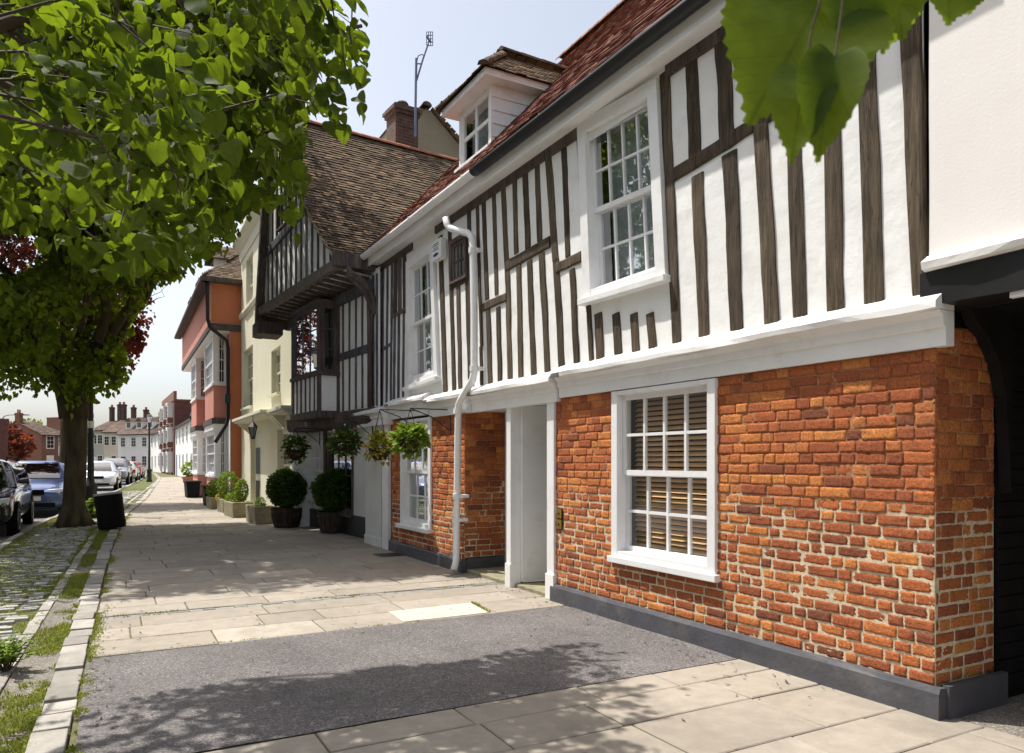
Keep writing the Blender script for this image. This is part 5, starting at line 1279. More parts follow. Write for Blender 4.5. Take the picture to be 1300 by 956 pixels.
def rv(): return V((rl.gauss(0, 1), rl.gauss(0, 1), rl.gauss(0, 1)))
def limb(m, a, b, r0, r1, bow=.3, n=7):
    a, b = V(a), V(b); w = rv() * bow * .35
    pts = [a.lerp(b, i / n) + w * math.sin(pi * i / n) + V((0, 0, bow * math.sin(pi * i / n))) + rv() * .02 * (b - a).length * (0 < i < n) for i in range(n + 1)]
    m.tube(pts, [r0 + (r1 - r0) * (i / n) for i in range(n + 1)], 7); return pts
def crown(m, tw, blobs, n_cl, per, size, keep, anchors, fine=False, spread=.32, tnear=0.5):
    """leaf sprays on twigs inside the union of ellipsoid blobs"""
    made = 0; tries = 0
    tot = sum(b[1][0] * b[1][1] * b[1][2] for b in blobs)
    while made < n_cl and tries < n_cl * 40:
        tries += 1
        x = rl.random() * tot
        for b in blobs:
            x -= b[1][0] * b[1][1] * b[1][2]
            if x <= 0: break
        d = rv().normalized() * (rl.random() ** .45); c = V(b[0]) + V((d.x * b[1][0], d.y * b[1][1], d.z * b[1][2]))
        if nz(c.x * .55, c.y * .55, c.z * .55 + 7) < -.28: continue
        if not keep(c): continue
        made += 1
        an = min(anchors, key=lambda q: (q - c).length_squared)
        dr = (c - an); dr = dr.normalized() if dr.length > .01 else V((1, 0, 0)); dr = (dr + rv() * .35 + V((0, 0, -.15))).normalized()
        ln = spread * rl.uniform(1.2, 2.4); tip = c + dr * ln * .6 + V((0, 0, -.08)); st = c - dr * ln * .6
        if made % 3 == 0 and (an - st).length < 2.2: tw.tube([an, (an + st) / 2 + rv() * .06, st, c], [.012, .009, .006, .003], 4, caps=False)
        else: tw.tube([st, c], [.005, .002], 4, caps=False)
        tb = rl.random() * .6
        for i in range(per):
            f = rl.random(); q = st.lerp(tip, f) + rv() * spread * .30
            if not keep(q): continue
            axs = (dr * .5 + rv() * .55 + V((0, 0, -.75))); nr = V((0, 0, 1)) + rv() * .55 + SUN * .3
            leaf(m, q, axs, nr, size * rl.uniform(.6, 1.25), min(1, max(0, tb + rl.gauss(.15, .2))), fine, fold=rl.uniform(-.1, .35), droop=rl.uniform(0, .4))

# ---- lime on the verge
T1 = ground(95, 667); T1 = V((T1.x, T1.y, -.05))
lime = empty('lime_tree', T1, 0, label='mature lime tree with a dark trunk rooted in the cobbled verge beside the leaning bin', cat='tree')
m = MB(); tp = [V((0, 0, -.1)), V((0, 0, .12)), V((0, 0, .5)), V((0.0, 0, 1.4)), V((.02, 0, 2.3)), V((.0, 0, 3.0))]
m.tube(tp, [.37, .28, .245, .225, .235, .25], 16)
for k in range(7): an = k * 2 * pi / 7 + .3; m.tube([V((math.cos(an) * .15, math.sin(an) * .15, .5)), V((math.cos(an) * .27, math.sin(an) * .27, .12)), V((math.cos(an) * .5, math.sin(an) * .5, -.06))], [.10, .11, .04], 7)
for v_ in range(len(m.v)):
    q = V(m.v[v_]); f = nz(q.x * 5, q.y * 5, q.z * 1.2); m.v[v_] = tuple(q + V((q.x, q.y, 0)).normalized() * f * .045 if V((q.x, q.y, 0)).length > .01 else q)
m.build('trunk', M['bark'], lime, smooth=True)
bm_ = MB(); anch = []
for (e, r0) in (((.75, -.5, 5.0), .22), ((-.9, .4, 5.2), .22), ((.3, 1.2, 6.0), .2), ((1.6, -3.0, 7.5), .13), ((-1.8, -2.6, 6.2), .13), ((2.6, -4.2, 8.6), .10), ((-.3, -4.4, 6.6), .11), ((.5, .4, 9.0), .15), ((1.4, -1.4, 5.0), .09), ((-2.4, .6, 7.0), .1), ((.6, -6.2, 8.0), .08), ((2.9, -1.0, 8.2), .1), ((-.3, -7.2, 8.5), .08), ((-2.4, -6.0, 7.6), .08), ((-1.0, -1.2, 3.9), .06), ((.9, -.8, 3.8), .05)):
    s0 = V((e[0] * .12, e[1] * .06, 2.55)) if r0 >= .2 else V((e[0] * .3, e[1] * .3, 3.3 + .25 * e[2] * .5))
    anch += [q + T1 for q in limb(bm_, s0, e, r0, .03, .25)[2:]]
brn = bm_.build('branches', M['bark'], lime, smooth=True); brn.name = 'limb'
SIL1 = [(-600, -900), (420, -900), (400, 150), (385, 185), (345, 235), (318, 262), (300, 305), (262, 332), (240, 338), (228, 350), (188, 364), (176, 400), (160, 436), (166, 478), (150, 492), (136, 505), (128, 525), (112, 508), (96, 530), (84, 545), (70, 540), (60, 500), (36, 512), (22, 528), (8, 508), (-20, 520), (-400, 520)]
HOLE = [(-80, 285), (50, 292), (64, 318), (48, 336), (18, 350), (-80, 350)]
def keep1(q):
    x, y, d = proj(q); j = 9 * nz(q.x * 2, q.y * 2, q.z * 2)
    if d < 9 or not inpoly(x + j, y + j, SIL1) or inpoly(x + j, y + j, HOLE): return False
    sx, sy = shadow_on_ground(q)
    if sy < 8.9 + .5 * nz(sx * .9, 3) or (sx > .35 and sy > 19.0 and rl.random() < .92): return False  # crown shaped by its shadow, so nearer and farther paving stays sunlit
    fy, fz = hits_front(q)
    if fz > 0:
        if fy < 10.6 + .6 * nz(fz * .8, 2): return False
        if fy > 17.4 and rl.random() < .85: return False
    return True
cm = MB(); twm = MB()
blobs = [((-.6, 19.3, 5.6), (2.2, 4.2, 2.6)), ((.3, 16.0, 7.2), (2.3, 4.2, 2.3)), ((-1.6, 16.4, 6.0), (1.9, 4.5, 2.6)), ((1.6, 14.5, 8.2), (1.7, 3.0, 1.8)), ((-.4, 19.5, 3.9), (1.5, 2.4, 1.1)), ((-1.2, 18.0, 9.0), (3.0, 4.5, 2.2)), ((-2.6, 19.5, 5.0), (1.6, 4.0, 2.3)), ((2.8, 13.9, 9.0), (1.3, 2.2, 1.6)), ((-.7, 19.2, 3.6), (1.2, 1.4, .7)), ((-.2, 14.2, 9.4), (2.6, 3.6, 1.5)), ((.9, 12.6, 8.4), (1.6, 2.0, 1.2)), ((-.7, 12.5, 8.6), (1.9, 1.4, 1.2)), ((-2.9, 13.6, 7.6), (1.6, 2.6, 1.5))]  # some high blobs are added to cast shade on pavement and house front
crown(cm, twm, blobs, 4400, 17, .13, keep1, anch)
def shift(m, o): m.v = [(a - o.x, b - o.y, c - o.z) for a, b, c in m.v]
shift(cm, T1); shift(twm, T1)
cr = cm.build('crown', M['leaf'], lime, fix=False, smooth=True); twm.build('twigs', M['twig'], cr, fix=False, kind='stuff')

# ---- second lime beside the camera, its trunk out of view
T2 = V((-2.1, 5.2, -.05))
lime2 = empty('lime_tree', T2, 0, label='young lime tree hanging large translucent leaves low over the pavement', cat='tree')
m = MB(); m.tube([V((0, 0, -.1)), V((0, 0, .4)), V((.03, 0, 1.6)), V((0, .02, 2.8)), V((.05, 0, 3.6))], [.42, .25, .21, .2, .19], 14); m.build('trunk', M['bark'], lime2, smooth=True)
bm_ = MB(); anch2 = []
lim2 = [((1.9, .9, 4.2), .09), ((2.6, .2, 5.4), .09), ((1.6, -1.2, 3.9), .07), ((1.2, 2.0, 5.4), .08), ((2.9, -1.6, 4.6), .07), ((.7, 1.5, 3.6), .05), ((0, 0, 7.0), .12), ((-1.5, .4, 5.5), .09), ((2.2, -.6, 3.4), .05), ((1.2, -1.5, 3.1), .045), ((3.6, -.3, 4.5), .06)]
for e, r0 in lim2: anch2 += [q + T2 for q in limb(bm_, (0.05, 0, 2.6 + min(e[2] * .2, 1.2)), e, r0, .012, .25)[2:]]
# long limb that droops its tip over the footway
lp = [V((.05, 0, 3.3)), V((.8, -1.6, 4.3)), V((1.7, -3.1, 4.5)), V((2.3, -4.0, 3.9)), V((2.62, -4.45, 3.1)), V((2.80, -4.62, 2.55)), V((2.83, -4.66, 2.18))]
bm_.tube(lp, [.08, .06, .045, .03, .018, .009, .005], 7); anch2 += [q + T2 for q in lp[1:4]]
bm_.build('limb', M['twig'], lime2, smooth=True)
SIL2 = [(-500, -260), (458, -260), (462, 15), (468, 60), (466, 128), (452, 150), (428, 166), (402, 142), (388, 178), (392, 210), (386, 268), (372, 300), (354, 268), (334, 256), (314, 266), (300, 290), (286, 316), (266, 326), (250, 320), (232, 334), (205, 322), (180, 345), (140, 330), (100, 372), (60, 350), (30, 372), (0, 360), (-500, 400)]
def keep2(q):
    x, y, d = proj(q); j = 6 * nz(q.x * 4, q.y * 4, q.z * 4)
    if d < 1.7 or y < -280 or x < -420 or not inpoly(x + j, y + j, SIL2): return False
    if (x > 385 and y > 100 and d > 4.2) or inpoly(x + j, y + j, HOLE): return False
    sx, sy = shadow_on_ground(q)
    if sx > .05 and 5.15 + .35 * nz(sx * 1.1, 5) < sy < 9.4: return False  # leaves left out so a band of paving stays sunlit
    if sx <= .05 and 5.0 < sy < 10 and rl.random() < .93: return False
    return True
cm = MB(); twm = MB()
blobs = [((.3, 5.9, 4.3), (1.5, 1.3, 1.2)), ((-.4, 5.4, 3.3), (1.1, 1.6, .9)), ((.9, 4.2, 3.9), (.9, 1.4, .8)), ((-.2, 3.6, 2.9), (.8, 1.2, .7)), ((.2, 6.6, 5.2), (1.6, 1.4, 1.3)), ((-.9, 6.6, 3.6), (.9, 1.4, 1.0)), ((.9, 5.2, 3.6), (.7, .9, .8))]
crown(cm, twm, blobs, 540, 15, .086, keep2, anch2, fine=True, spread=.22)
# big leaves close to the lens side of the drooping tip
def at_depth(px, py, t): return sight(px, py) * t + V((0, 0, EYE))
def handleaf(b, e, t, tn, w=.46, up=(.2, -.3, .6), **k):
    a, c = at_depth(*b), at_depth(*e); leaf(cm, a, c - a, V(up), (c - a).length, min(1, tn + .4), 'hero', width=w, **k)  # tint lifted to brighten leaves that lie in the shade of others
handleaf((1045, 0, .88), (956, 128, .84), .8, .45, w=.56, up=(-.5, -.6, .2))
handleaf((1022, 92, .84), (1007, 187, .80), .8, .5, w=.33, up=(-.6, -.6, .1), fold=.2)
handleaf((1060, 72, .82), (1041, 191, .80), .8, .2, w=.31, up=(-.6, -.6, .1), fold=.3)
handleaf((1005, -40, .95), (1072, 98, .90), .8, .6, w=.5, up=(-.4, -.7, .3))
handleaf((1086, -45, .86), (1102, 62, .84), .8, .6, w=.46, up=(-.5, -.6, .3))
handleaf((1120, -30, .90), (1135, 52, .98), .8, 1.0, w=.45, up=(.5, -.3, .6))
handleaf((1118, -70, .92), (1156, 22, .86), .8, .5, w=.42, up=(-.5, -.6, .4))
handleaf((990, -60, 1.0), (972, 30, .98), .8, .4, w=.45, up=(-.5, -.6, .3))
handleaf((1205, -30, .95), (1212, 18, .92), .8, .8, w=.6, up=(-.3, -.6, .5))
handleaf((1230, -50, .95), (1240, 6, .93), .8, .8, w=.5, up=(-.3, -.6, .5))
for b in ((1045, 0, .88), (1022, 92, .84), (1060, 72, .82), (1005, -40, .95), (1086, -45, .86), (1120, -30, .9), (1118, -70, .92), (990, -60, 1.0), (1205, -30, .95), (1230, -50, .95)):
    q = at_depth(*b); twm.tube([q, q + V((.01, 0, .05)), lp[6] + T2 + V((0, 0, .02))], [.0012, .0014, .0025], 5, caps=False)
shift(cm, T2); shift(twm, T2)
cr = cm.build('crown', M['leaf_near'], lime2, fix=False, smooth=True); twm.build('twigs', M['twig'], cr, fix=False, kind='stuff')

# ---- copper leaved tree beyond the lime
T3 = V((-1.35, 29.0, -.05))
cop = empty('copper_tree', T3, 0, label='copper leaved tree showing dark red sprays through the lime foliage', cat='tree')
m = MB(); m.tube([V((0, 0, -.1)), V((0, 0, 1.5)), V((.05, 0, 3.6))], [.22, .17, .14], 10); m.build('trunk', M['bark'], cop, smooth=True)
bm_ = MB(); an3 = []
for e in ((2.2, -1.2, 7.6), (-1.6, -1, 8.4), (.4, 1, 9.4), (1.2, 1.2, 5.6), (-.8, .4, 6), (3.6, -1.5, 9.6)): an3 += [q + T3 for q in limb(bm_, (0, 0, 3.2), e, .09, .02, .3)[2:]]
bm_.build('limb', M['bark'], cop, smooth=True)
SIL3 = [(-60, 200), (325, 200), (318, 326), (285, 335), (262, 345), (240, 320), (200, 372), (208, 392), (190, 420), (176, 452), (172, 470), (150, 450), (100, 480), (60, 500), (-60, 470)]
def keep3(q):
    x, y, d = proj(q)
    if not inpoly(x + 5 * nz(q.x, q.y, q.z), y, SIL3): return False
    fy, fz = hits_front(q, 3.5)
    return not (fz > 0)
cm = MB(); twm = MB()
crown(cm, twm, [((-.9, 29, 7.0), (2.4, 2.4, 2.6)), ((-2.7, 29, 9.6), (1.6, 2.0, 1.5)), ((1.3, 28.2, 8.6), (1.7, 2.0, 1.8)), ((.7, 29, 5.8), (1.1, 1.8, 1.6)), ((3.0, 27.6, 10.0), (1.6, 1.4, 1.4))], 900, 16, .13, keep3, an3)
shift(cm, T3); shift(twm, T3)
cr = cm.build('crown', M['copper'], cop, fix=False); twm.build('twigs', M['twig'], cr, fix=False, kind='stuff')
# small copper tree at the left end of the street, and green trees beyond
def far_tree(x, y, z0, r, n, mat, label, name='far_tree', sz=.5):
    b = V((x, y, -.1)); t = empty(name, b, 0, label=label, cat='tree')
    m = MB(); m.tube([V((0, 0, 0)), V((0, 0, z0))], [.2, .1], 8); m.build('trunk', M['bark'], t)
    c = MB()
    for _ in range(n):
        d = rv().normalized() * rl.random() ** .4; q = V((d.x * r[0], d.y * r[1], z0 + d.z * r[2]))
        if nz(q.x * .6, q.y * .6, q.z * .6 + x) < -.2: continue
        leaf(c, q, rv() + V((0, 0, -.5)), V((0, 0, 1)) + rv() * .8, sz * rl.uniform(.6, 1.3), rl.random())
    c.build('crown', M[mat], t, fix=False)
far_tree(-6.6, 72, 3.1, (1.2, 1.6, 1.5), 700, 'copper', 'small round copper leaved tree beside the dark brick building', 'copper_tree', .3)
far_tree(-10.2, 128, 5.5, (2.6, 3, 2.4), 500, 'lime_leafy', 'pale green tree top rising behind the low cottages', 'broadleaf_tree', .6)

# ================================================================== PLANTS IN TUBS
def leafball(m, c, r, n, size, sq=1.0, seed=0):
    r_ = random.Random(seed)
    for _ in range(n):
        d = V((r_.gauss(0, 1), r_.gauss(0, 1), r_.gauss(0, 1))).normalized(); k = (.84 + .17 * r_.random() + .10 * nz(d.x * 2.5, d.y * 2.5, d.z * 2.5 + seed) + (.12 * r_.random() if r_.random() < .04 else 0))
        q = V(c) + V((d.x * r * k, d.y * r * k, d.z * r * k * sq)); a = (d + V((r_.gauss(0, .6), r_.gauss(0, .6), r_.gauss(.2, .6))))
        leaf(m, q, a, V((0, 0, 1)) + d * .5 + V((r_.gauss(0, .5), r_.gauss(0, .5), 0)), size * r_.uniform(.7, 1.3), r_.random())
def topiary(p, label, seed):
    t = empty('topiary_tub', p, seed * .7, label=label, cat='potted shrub', group='box balls in half barrels')
    m = MB(); n = 16
    for k in range(n):
        a0, a1 = 2 * pi * k / n + .02, 2 * pi * (k + 1) / n - .02
        for (r0, r1, z0, z1) in ((.27, .33, .0, .22), (.33, .345, .22, .44)):
            q = lambda r, a, z: (r * math.cos(a), r * math.sin(a), z)
            m.hexa([q(r0 - .03, a0, z0), q(r0 - .03, a1, z0), q(r0, a1, z0), q(r0, a0, z0), q(r1 - .03, a0, z1), q(r1 - .03, a1, z1), q(r1, a1, z1), q(r1, a0, z1)], R.random())
    b = m.build('barrel', M['oakbarrel'], t)
    m = MB(); [m.lathe([(r, z), (r + .008, z), (r + .008, z + .035), (r, z + .035)], 24) for r, z in ((.288, .05), (.338, .34))]; m.build('hoop', M['iron'], b)
    m = MB(); m.lathe([(.0, .37), (.30, .39), (.0, .40)], 16); m.build('soil', M['soil'], b)
    m = MB(); m.tube([(0, 0, .36), (.01, 0, .6)], .035, 7); m.build('stem', M['bark'], t)
    m = MB(); leafball(m, (0, 0, .88), .435, 5200, .042, .98, seed)
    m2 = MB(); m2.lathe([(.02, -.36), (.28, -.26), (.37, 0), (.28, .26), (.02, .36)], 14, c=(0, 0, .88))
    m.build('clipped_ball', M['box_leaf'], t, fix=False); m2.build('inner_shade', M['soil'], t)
topiary(ground(424, 676), 'clipped box ball in a half barrel below the jetty window, nearer the white pier', 1)
topiary(ground(364, 669), 'clipped box ball in a half barrel beside the stone troughs', 2)
def trough(p, l, w, h, label, plants):
    t = empty('stone_trough', p, 0.06, label=label, cat='planter', group='stone troughs along the cream house')
    m = MB(); o, i = (w / 2, l / 2), (w / 2 - .06, l / 2 - .06)
    P_ = [(-o[0], -o[1], 0), (o[0], -o[1], 0), (o[0], o[1], 0), (-o[0], o[1], 0), (-o[0] - .02, -o[1] - .02, h), (o[0] + .02, -o[1] - .02, h), (o[0] + .02, o[1] + .02, h), (-o[0] - .02, o[1] + .02, h), (-i[0], -i[1], h), (i[0], -i[1], h), (i[0], i[1], h), (-i[0], i[1], h), (-i[0], -i[1], h - .06), (i[0], -i[1], h - .06), (i[0], i[1], h - .06), (-i[0], i[1], h - .06)]
    m.add(P_, [(0, 1, 5, 4), (1, 2, 6, 5), (2, 3, 7, 6), (3, 0, 4, 7), (4, 5, 9, 8), (5, 6, 10, 9), (6, 7, 11, 10), (7, 4, 8, 11), (8, 9, 13, 12), (9, 10, 14, 13), (10, 11, 15, 14), (11, 8, 12, 15), (12, 13, 14, 15)])
    m.build('trough', M['stone'], t, bevel=.02)
    for (x, y, r, hh, mat, n) in plants:
        m = MB(); leafball(m, (x, y, h + hh), r, n, .045, max(1, hh / r), int(100 * (x + y + r))); m.build('shrub', M[mat], t, fix=False)
trough(V((3.2, 18.7, 0)), 1.0, .45, .42, 'stone trough half hidden behind the barrel of the farther box ball', [(0, 0, .12, .06, 'lime_leafy', 200)])
trough(V((3.05, 21.2, 0)), 1.2, .5, .40, 'largest stone trough with an upright conifer and low yellow plants', [(0.05, -.2, .16, .30, 'lime_leafy', 700), (-.1, .35, .15, .05, 'lime_leafy', 250)])
trough(V((3.05, 23.1, 0)), .9, .45, .38, 'stone trough with a dense tall green shrub', [(0, 0, .30, .40, 'lime_leafy', 1200), (-.15, .3, .14, .03, 'flower_y', 160)])
trough(V((2.95, 25.0, 0)), .9, .45, .36, 'low stone trough with a rounded bright bush, next to the dark planters', [(0, 0, .3, .24, 'lime_leafy', 900)])
for (x, y, lb, sx_, sy_) in ((2.98, 26.6, 'black square planter under the pink bay beside the low stone trough', .5, .8), (2.95, 33.0, 'black square planter farther along, under the second pink bay', .5, 1.2)):
    t = empty('planter_box', V((x, y, 0)), 0, label=lb, cat='planter', group='black planters under the bays')
    m = MB(); m.hexa([(-.22 * sx_ / .5, -sy_ / 2, 0), (.22, -sy_ / 2, 0), (.22, sy_ / 2, 0), (-.22, sy_ / 2, 0), (-.26, -sy_ / 2 - .04, .66), (.26, -sy_ / 2 - .04, .66), (.26, sy_ / 2 + .04, .66), (-.26, sy_ / 2 + .04, .66)]); m.build('box', M['plastic_black'], t, bevel=.02)
    m = MB(); m.box(-.29, .29, -sy_ / 2 - .07, sy_ / 2 + .07, .6, .68); m.build('rim', M['plastic_black'], t, bevel=.015)
t = empty('flower_pot', V((4.2, 46.0, 0)), 0, label='leafy plant in a wide clay pot far along the sunny pavement', cat='potted plant')
m = MB(); m.lathe([(.45, 0), (.6, .5), (.65, .52), (.65, .6)], 14); m.build('pot', M['terracotta'], t); m = MB(); leafball(m, (0, 0, .95), .6, 700, .12, .8, 5); m.build('foliage', M['lime_leafy'], t, fix=False)
# hanging baskets
def basket(p, wall, label, mats, seed, r=.17):
    """p: basket rim centre (world); wall: point of the bracket on the wall"""
    t = empty('hanging_basket', p, 0, label=label, cat='hanging basket', group='hanging baskets on iron brackets')
    m = MB(); m.lathe([(.03, -r), (r * .55, -r * .85), (r * .9, -r * .35), (r, 0), (r * .97, .015)], 14); m.build('bowl', M['soil'], t, smooth=True)
    m = MB(); w = V(wall) - V(p); top = V((0, 0, w.z)); m.tube([w, top, top + V((0, 0, -.05))], .008, 6); m.tube([w + V((0, 0, -.0)) + (top - w) * .04 + V((0, 0, -.28)), (w + top) / 2 + V((0, 0, -.1)), top * 1.0], .008, 5); m.tube([w + V((0, 0, .05)), w + V((0, 0, -.34))], .012, 6); br = m.build('bracket', M['iron'], t)
    m = MB()
    for k in range(4): an = k * pi / 2 + .4; m.tube([(r * math.cos(an), r * math.sin(an), 0), top], .004, 4)
    m.build('chain', M['iron'], br)
    rr = random.Random(seed)
    for (mt, n, nm, sz, sp_) in mats:
        m = MB()
        for _ in range(n):
            d = V((rr.gauss(0, 1), rr.gauss(0, 1), rr.gauss(.25, .8))).normalized() * (r * sp_ * rr.uniform(.5, 1.35)); 
            if d.z < -r * .2: d.z *= 1.1
            leaf(m, d + V((0, 0, .03)), d + V((0, 0, rr.gauss(.0, .06))), V((0, 0, 1)) + V((rr.gauss(0, .5), rr.gauss(0, .5), 0)), sz * rr.uniform(.6, 1.2), rr.random())
        m.build(nm, M[mt], t, fix=False, kind='stuff')
def wp(px, py, out, F=FB): s, z = F.at(px, py, out); return F.P + F.d * s + F.n * out + V((0, 0, z))
b1 = wp(482, 570, .62); w = b1 + FB.n * -.62; w.z = wp(490, 528, .0).z
basket(b1, w, 'hanging basket of yellow and rusty foliage beside the white boarded pier', [('flower_y', 260, 'flowers', .06, 1.1), ('lime_leafy', 220, 'foliage', .06, 1.0)], 1)
b1 = wp(521, 560, .60); w = b1 + FB.n * -.60; w.z = wp(540, 525, .0).z
basket(b1, w, 'hanging basket of glossy green foliage in front of the lower sash window', [('lime_leafy', 420, 'foliage', .085, 1.05)], 2)
b1 = wp(375, 572, .55, FC); w = b1 + FC.n * -.5; w.z = b1.z + .45
basket(b1, w, 'dark hanging basket with a few pink flowers below the oriel', [('box_leaf', 420, 'foliage', .07, 1.0), ('flower_r', 30, 'flowers', .05, 1.15)], 3, .2)
b1 = wp(438, 565, .55, FC); w = b1 + FC.n * -.5; w.z = b1.z + .45
basket(b1, w, 'wide hanging basket with white and pink flowers in front of the dark door', [('box_leaf', 420, 'foliage', .075, 1.05), ('flower_r', 40, 'flowers', .05, 1.2), ('curtain', 50, 'blossom', .04, 1.2)], 4, .19)
# weed in the lower corner of the verge
p = ground(8, 850); t = empty('verge_weed', p, 0, label='leafy green weed growing in the cobbles at the kerb near the camera', cat='weed')
m = MB(); tw = MB(); rr = random.Random(4)
for k in range(26):
    a = rr.uniform(0, 2 * pi); e = V((math.cos(a) * rr.uniform(.05, .26), math.sin(a) * rr.uniform(.05, .26), rr.uniform(.08, .26))); tw.tube([(0, 0, -.05), e * .5 + V((0, 0, .04)), e], [.004, .003, .002], 4)
    for f in range(9): q = e * (.3 + .08 * f); leaf(m, q, V((rr.gauss(0, 1), rr.gauss(0, 1), .3)), V((0, 0, 1)), rr.uniform(.025, .06), rr.random())
tw.build('stem', M['twig'], t); m.build('foliage', M['lime_leafy'], t, fix=False)
q = ground(136, 640); t = empty('verge_weed', V((-.42, 22.6, -.03)), 0, label='clump of weeds round the foot of the dark post', cat='weed')
m = MB()
for k in range(500): a = rr.uniform(0, 2 * pi); d = abs(rr.gauss(.12, .14)); leaf(m, V((d * math.cos(a), d * math.sin(a), rr.uniform(0, .55) * (1 - d))), V((rr.gauss(0, 1), rr.gauss(0, 1), .4)), V((0, 0, 1)), rr.uniform(.05, .11), rr.random())
m.build('foliage', M['lime_leafy'], t, fix=False)
# ================================================================== PARKED CARS
def car(label, loc, rz, paint, kind='saloon', k=1.1, glass='carglass', rails=False, detail=True):
    """local +x is the nose, +y the left side, built at true size then scaled by k"""
    c = empty('parked_car', loc, rz, label=label, cat='car'); c.scale = (k, k, k)
    suv = kind == 'suv'; hb = {'saloon': 0, 'estate': 0, 'hatch': -.03, 'suv': .16}[kind]
    L2 = {'saloon': 2.25, 'estate': 2.35, 'hatch': 2.0, 'suv': 2.15}[kind]
    g = .16 if suv else 0
    st = [(1.0, .60, .34, .60), (.985, .72, .25, .66), (.93, .80, .20, .72), (.80, .855, .19, .80), (.60, .875, .19, .87), (.42, .885, .19, .93), (.1, .89, .19, .95), (-.3, .89, .19, .96), (-.7, .88, .20, .97), (-.88, .85, .22, .96), (-.97, .79, .28, .90), (-1.0, .68, .36, .82)]
    m = MB(); rings = []
    for (fx, w, zb, zt) in st:
        x = fx * L2; zb += g * .7; zt += g
        pr = [(0, zb), (.7 * w, zb), (.95 * w, zb + .07), (w, zb + .22), (w * .995, zt - .26), (w * .975, zt - .10), (w * .92, zt - .025), (w * .72, zt + .015), (0, zt + .035)]
        rings.append([V((x, y, z)) for y, z in pr] + [V((x, -y, z)) for y, z in pr[-2:0:-1]])
    nr = len(rings[0])
    for r in rings: m.v += [tuple(p) for p in r]
    for i in range(len(rings) - 1):
        for j in range(nr): m.f.append([i * nr + j, i * nr + (j + 1) % nr, (i + 1) * nr + (j + 1) % nr, (i + 1) * nr + j]); m.t.append(.5)
    m.f.append(list(range(nr))); m.t.append(.5); m.f.append([(len(rings) - 1) * nr + j for j in range(nr)]); m.t.append(.5)
    body = m.build('body', M[paint], c, smooth=True); e = body.modifiers.new('soft', 'SUBSURF'); e.levels = 1; e.render_levels = 2
    # cabin with roof and glazing
    zt = .95 + g; zr = 1.44 + hb + (.03 if kind == 'estate' else 0)
    xa, xb = .44 * L2, .16 * L2
    xc, xd = {'saloon': (-.42, -.78), 'estate': (-.82, -.97), 'hatch': (-.72, -.95), 'suv': (-.80, -.96)}[kind]; xc *= L2; xd *= L2
    yb_, yt = .80, .60
    def ring(f, top):  # corner points
        return f
    m = MB(); nseg = 6
    lows = [V((xa, .62, zt - .02)), V((xa - .16, yb_, zt - .03)), V((xd + .14, yb_, zt - .03)), V((xd, .62, zt - .03))]
    tops = [V((xb, .50, zr - .03)), V((xb - .12, yt, zr - .06)), V((xc + .10, yt, zr - .06)), V((xc, .50, zr - .04))]
    fl = lambda a: [V((p.x, -p.y, p.z)) for p in a[::-1]]
    lo = lows + fl(lows); to = tops + fl(tops)
    mid = [a.lerp(b, .5) + V((0, .035 * (1 if a.y > 0 else -1), 0)) for a, b in zip(lo, to)]
    inn = [V((p.x * .86 + (xb + xc) / 2 * .14, p.y * .7, zr + .012)) for p in to]
    ctr = [V((p.x * .4 + (xb + xc) / 2 * .6, 0, zr + .03)) for p in to]
    n8 = 8; m.v += [tuple(p) for L_ in (lo, mid, to, inn) for p in L_]
    for a in range(3):
        for j in range(n8): m.f.append([a * n8 + j, a * n8 + (j + 1) % n8, (a + 1) * n8 + (j + 1) % n8, (a + 1) * n8 + j]); m.t.append(.5)
    m.f.append([3 * n8 + j for j in range(n8)]); m.t.append(.5)
    cab = m.build('cabin', M[paint], c, smooth=True, bevel=.03)
    def pane(nm, a0, a1, b0, b1, u0=.06, u1=.94, v0=.08, v1=.92, out=.012, mt=glass):
        q = MB(); n = 5
        nrm = (a1 - a0).cross(b0 - a0).normalized(); cen = V((0, 0, 1.2)); 
        if nrm.dot((a0 + b1) / 2 - cen) < 0: nrm = -nrm
        for i in range(n + 1):
            for j in range(n + 1):
                u, v = u0 + (u1 - u0) * i / n, v0 + (v1 - v0) * j / n
                p = a0.lerp(a1, u).lerp(b0.lerp(b1, u), v); bul = .036 * 4 * v * (1 - v); q.v.append(tuple(p + nrm * (out + bul)))
        for i in range(n):
            for j in range(n): a = i * (n + 1) + j; q.f.append([a, a + 1, a + n + 2, a + n + 1]); q.t.append(.5)
        back = MB(); back.v = [tuple(V(p) - nrm * .008) for p in q.v]; back.f = list(q.f); back.t = list(q.t)
        o = q.build(nm, M[mt], c, smooth=True); back.build('cabin_shade', M['cabin'], o, smooth=True); return o
    pane('windscreen', lo[0], lo[7], to[0], to[7], .02, .98)
    pane('rear_window', lo[3], lo[4], to[3], to[4], .06, .94)
    splits = [(.05, .40), (.44, .74), (.77, .95)] if kind in ('estate', 'suv') else [(.07, .48), (.52, .92)]
    for sgn in (1, -1):
        A = (lo[1], lo[2], to[1], to[2]) if sgn > 0 else (lo[6], lo[5], to[6], to[5])
        for (u0, u1) in splits: pane('side_window', *A, u0, u1, .12, .9, .006)
    zf = .62 + g
    # nose
    m = MB(); m.box(L2 * .985, L2 * 1.012, -.34, .34, zf - .03, zf + .10)
    for i in range(5): m.box(L2 * 1.0, L2 * 1.018, -.33, .33, zf - .02 + i * .024, zf - .012 + i * .024)
    m.build('grille', M['plastic_black'], c, bevel=.01)
    m = MB(); m.box(L2 * .96, L2 * 1.004, -.58, .58, .27 + g * .7, .38 + g * .7); m.build('lower_intake', M['plastic_black'], c, bevel=.02)
    m = MB(); m.box(L2 * .99, L2 * 1.022, -.27, .27, .44 + g, .55 + g); m.build('number_plate', M['plate_w'], c)
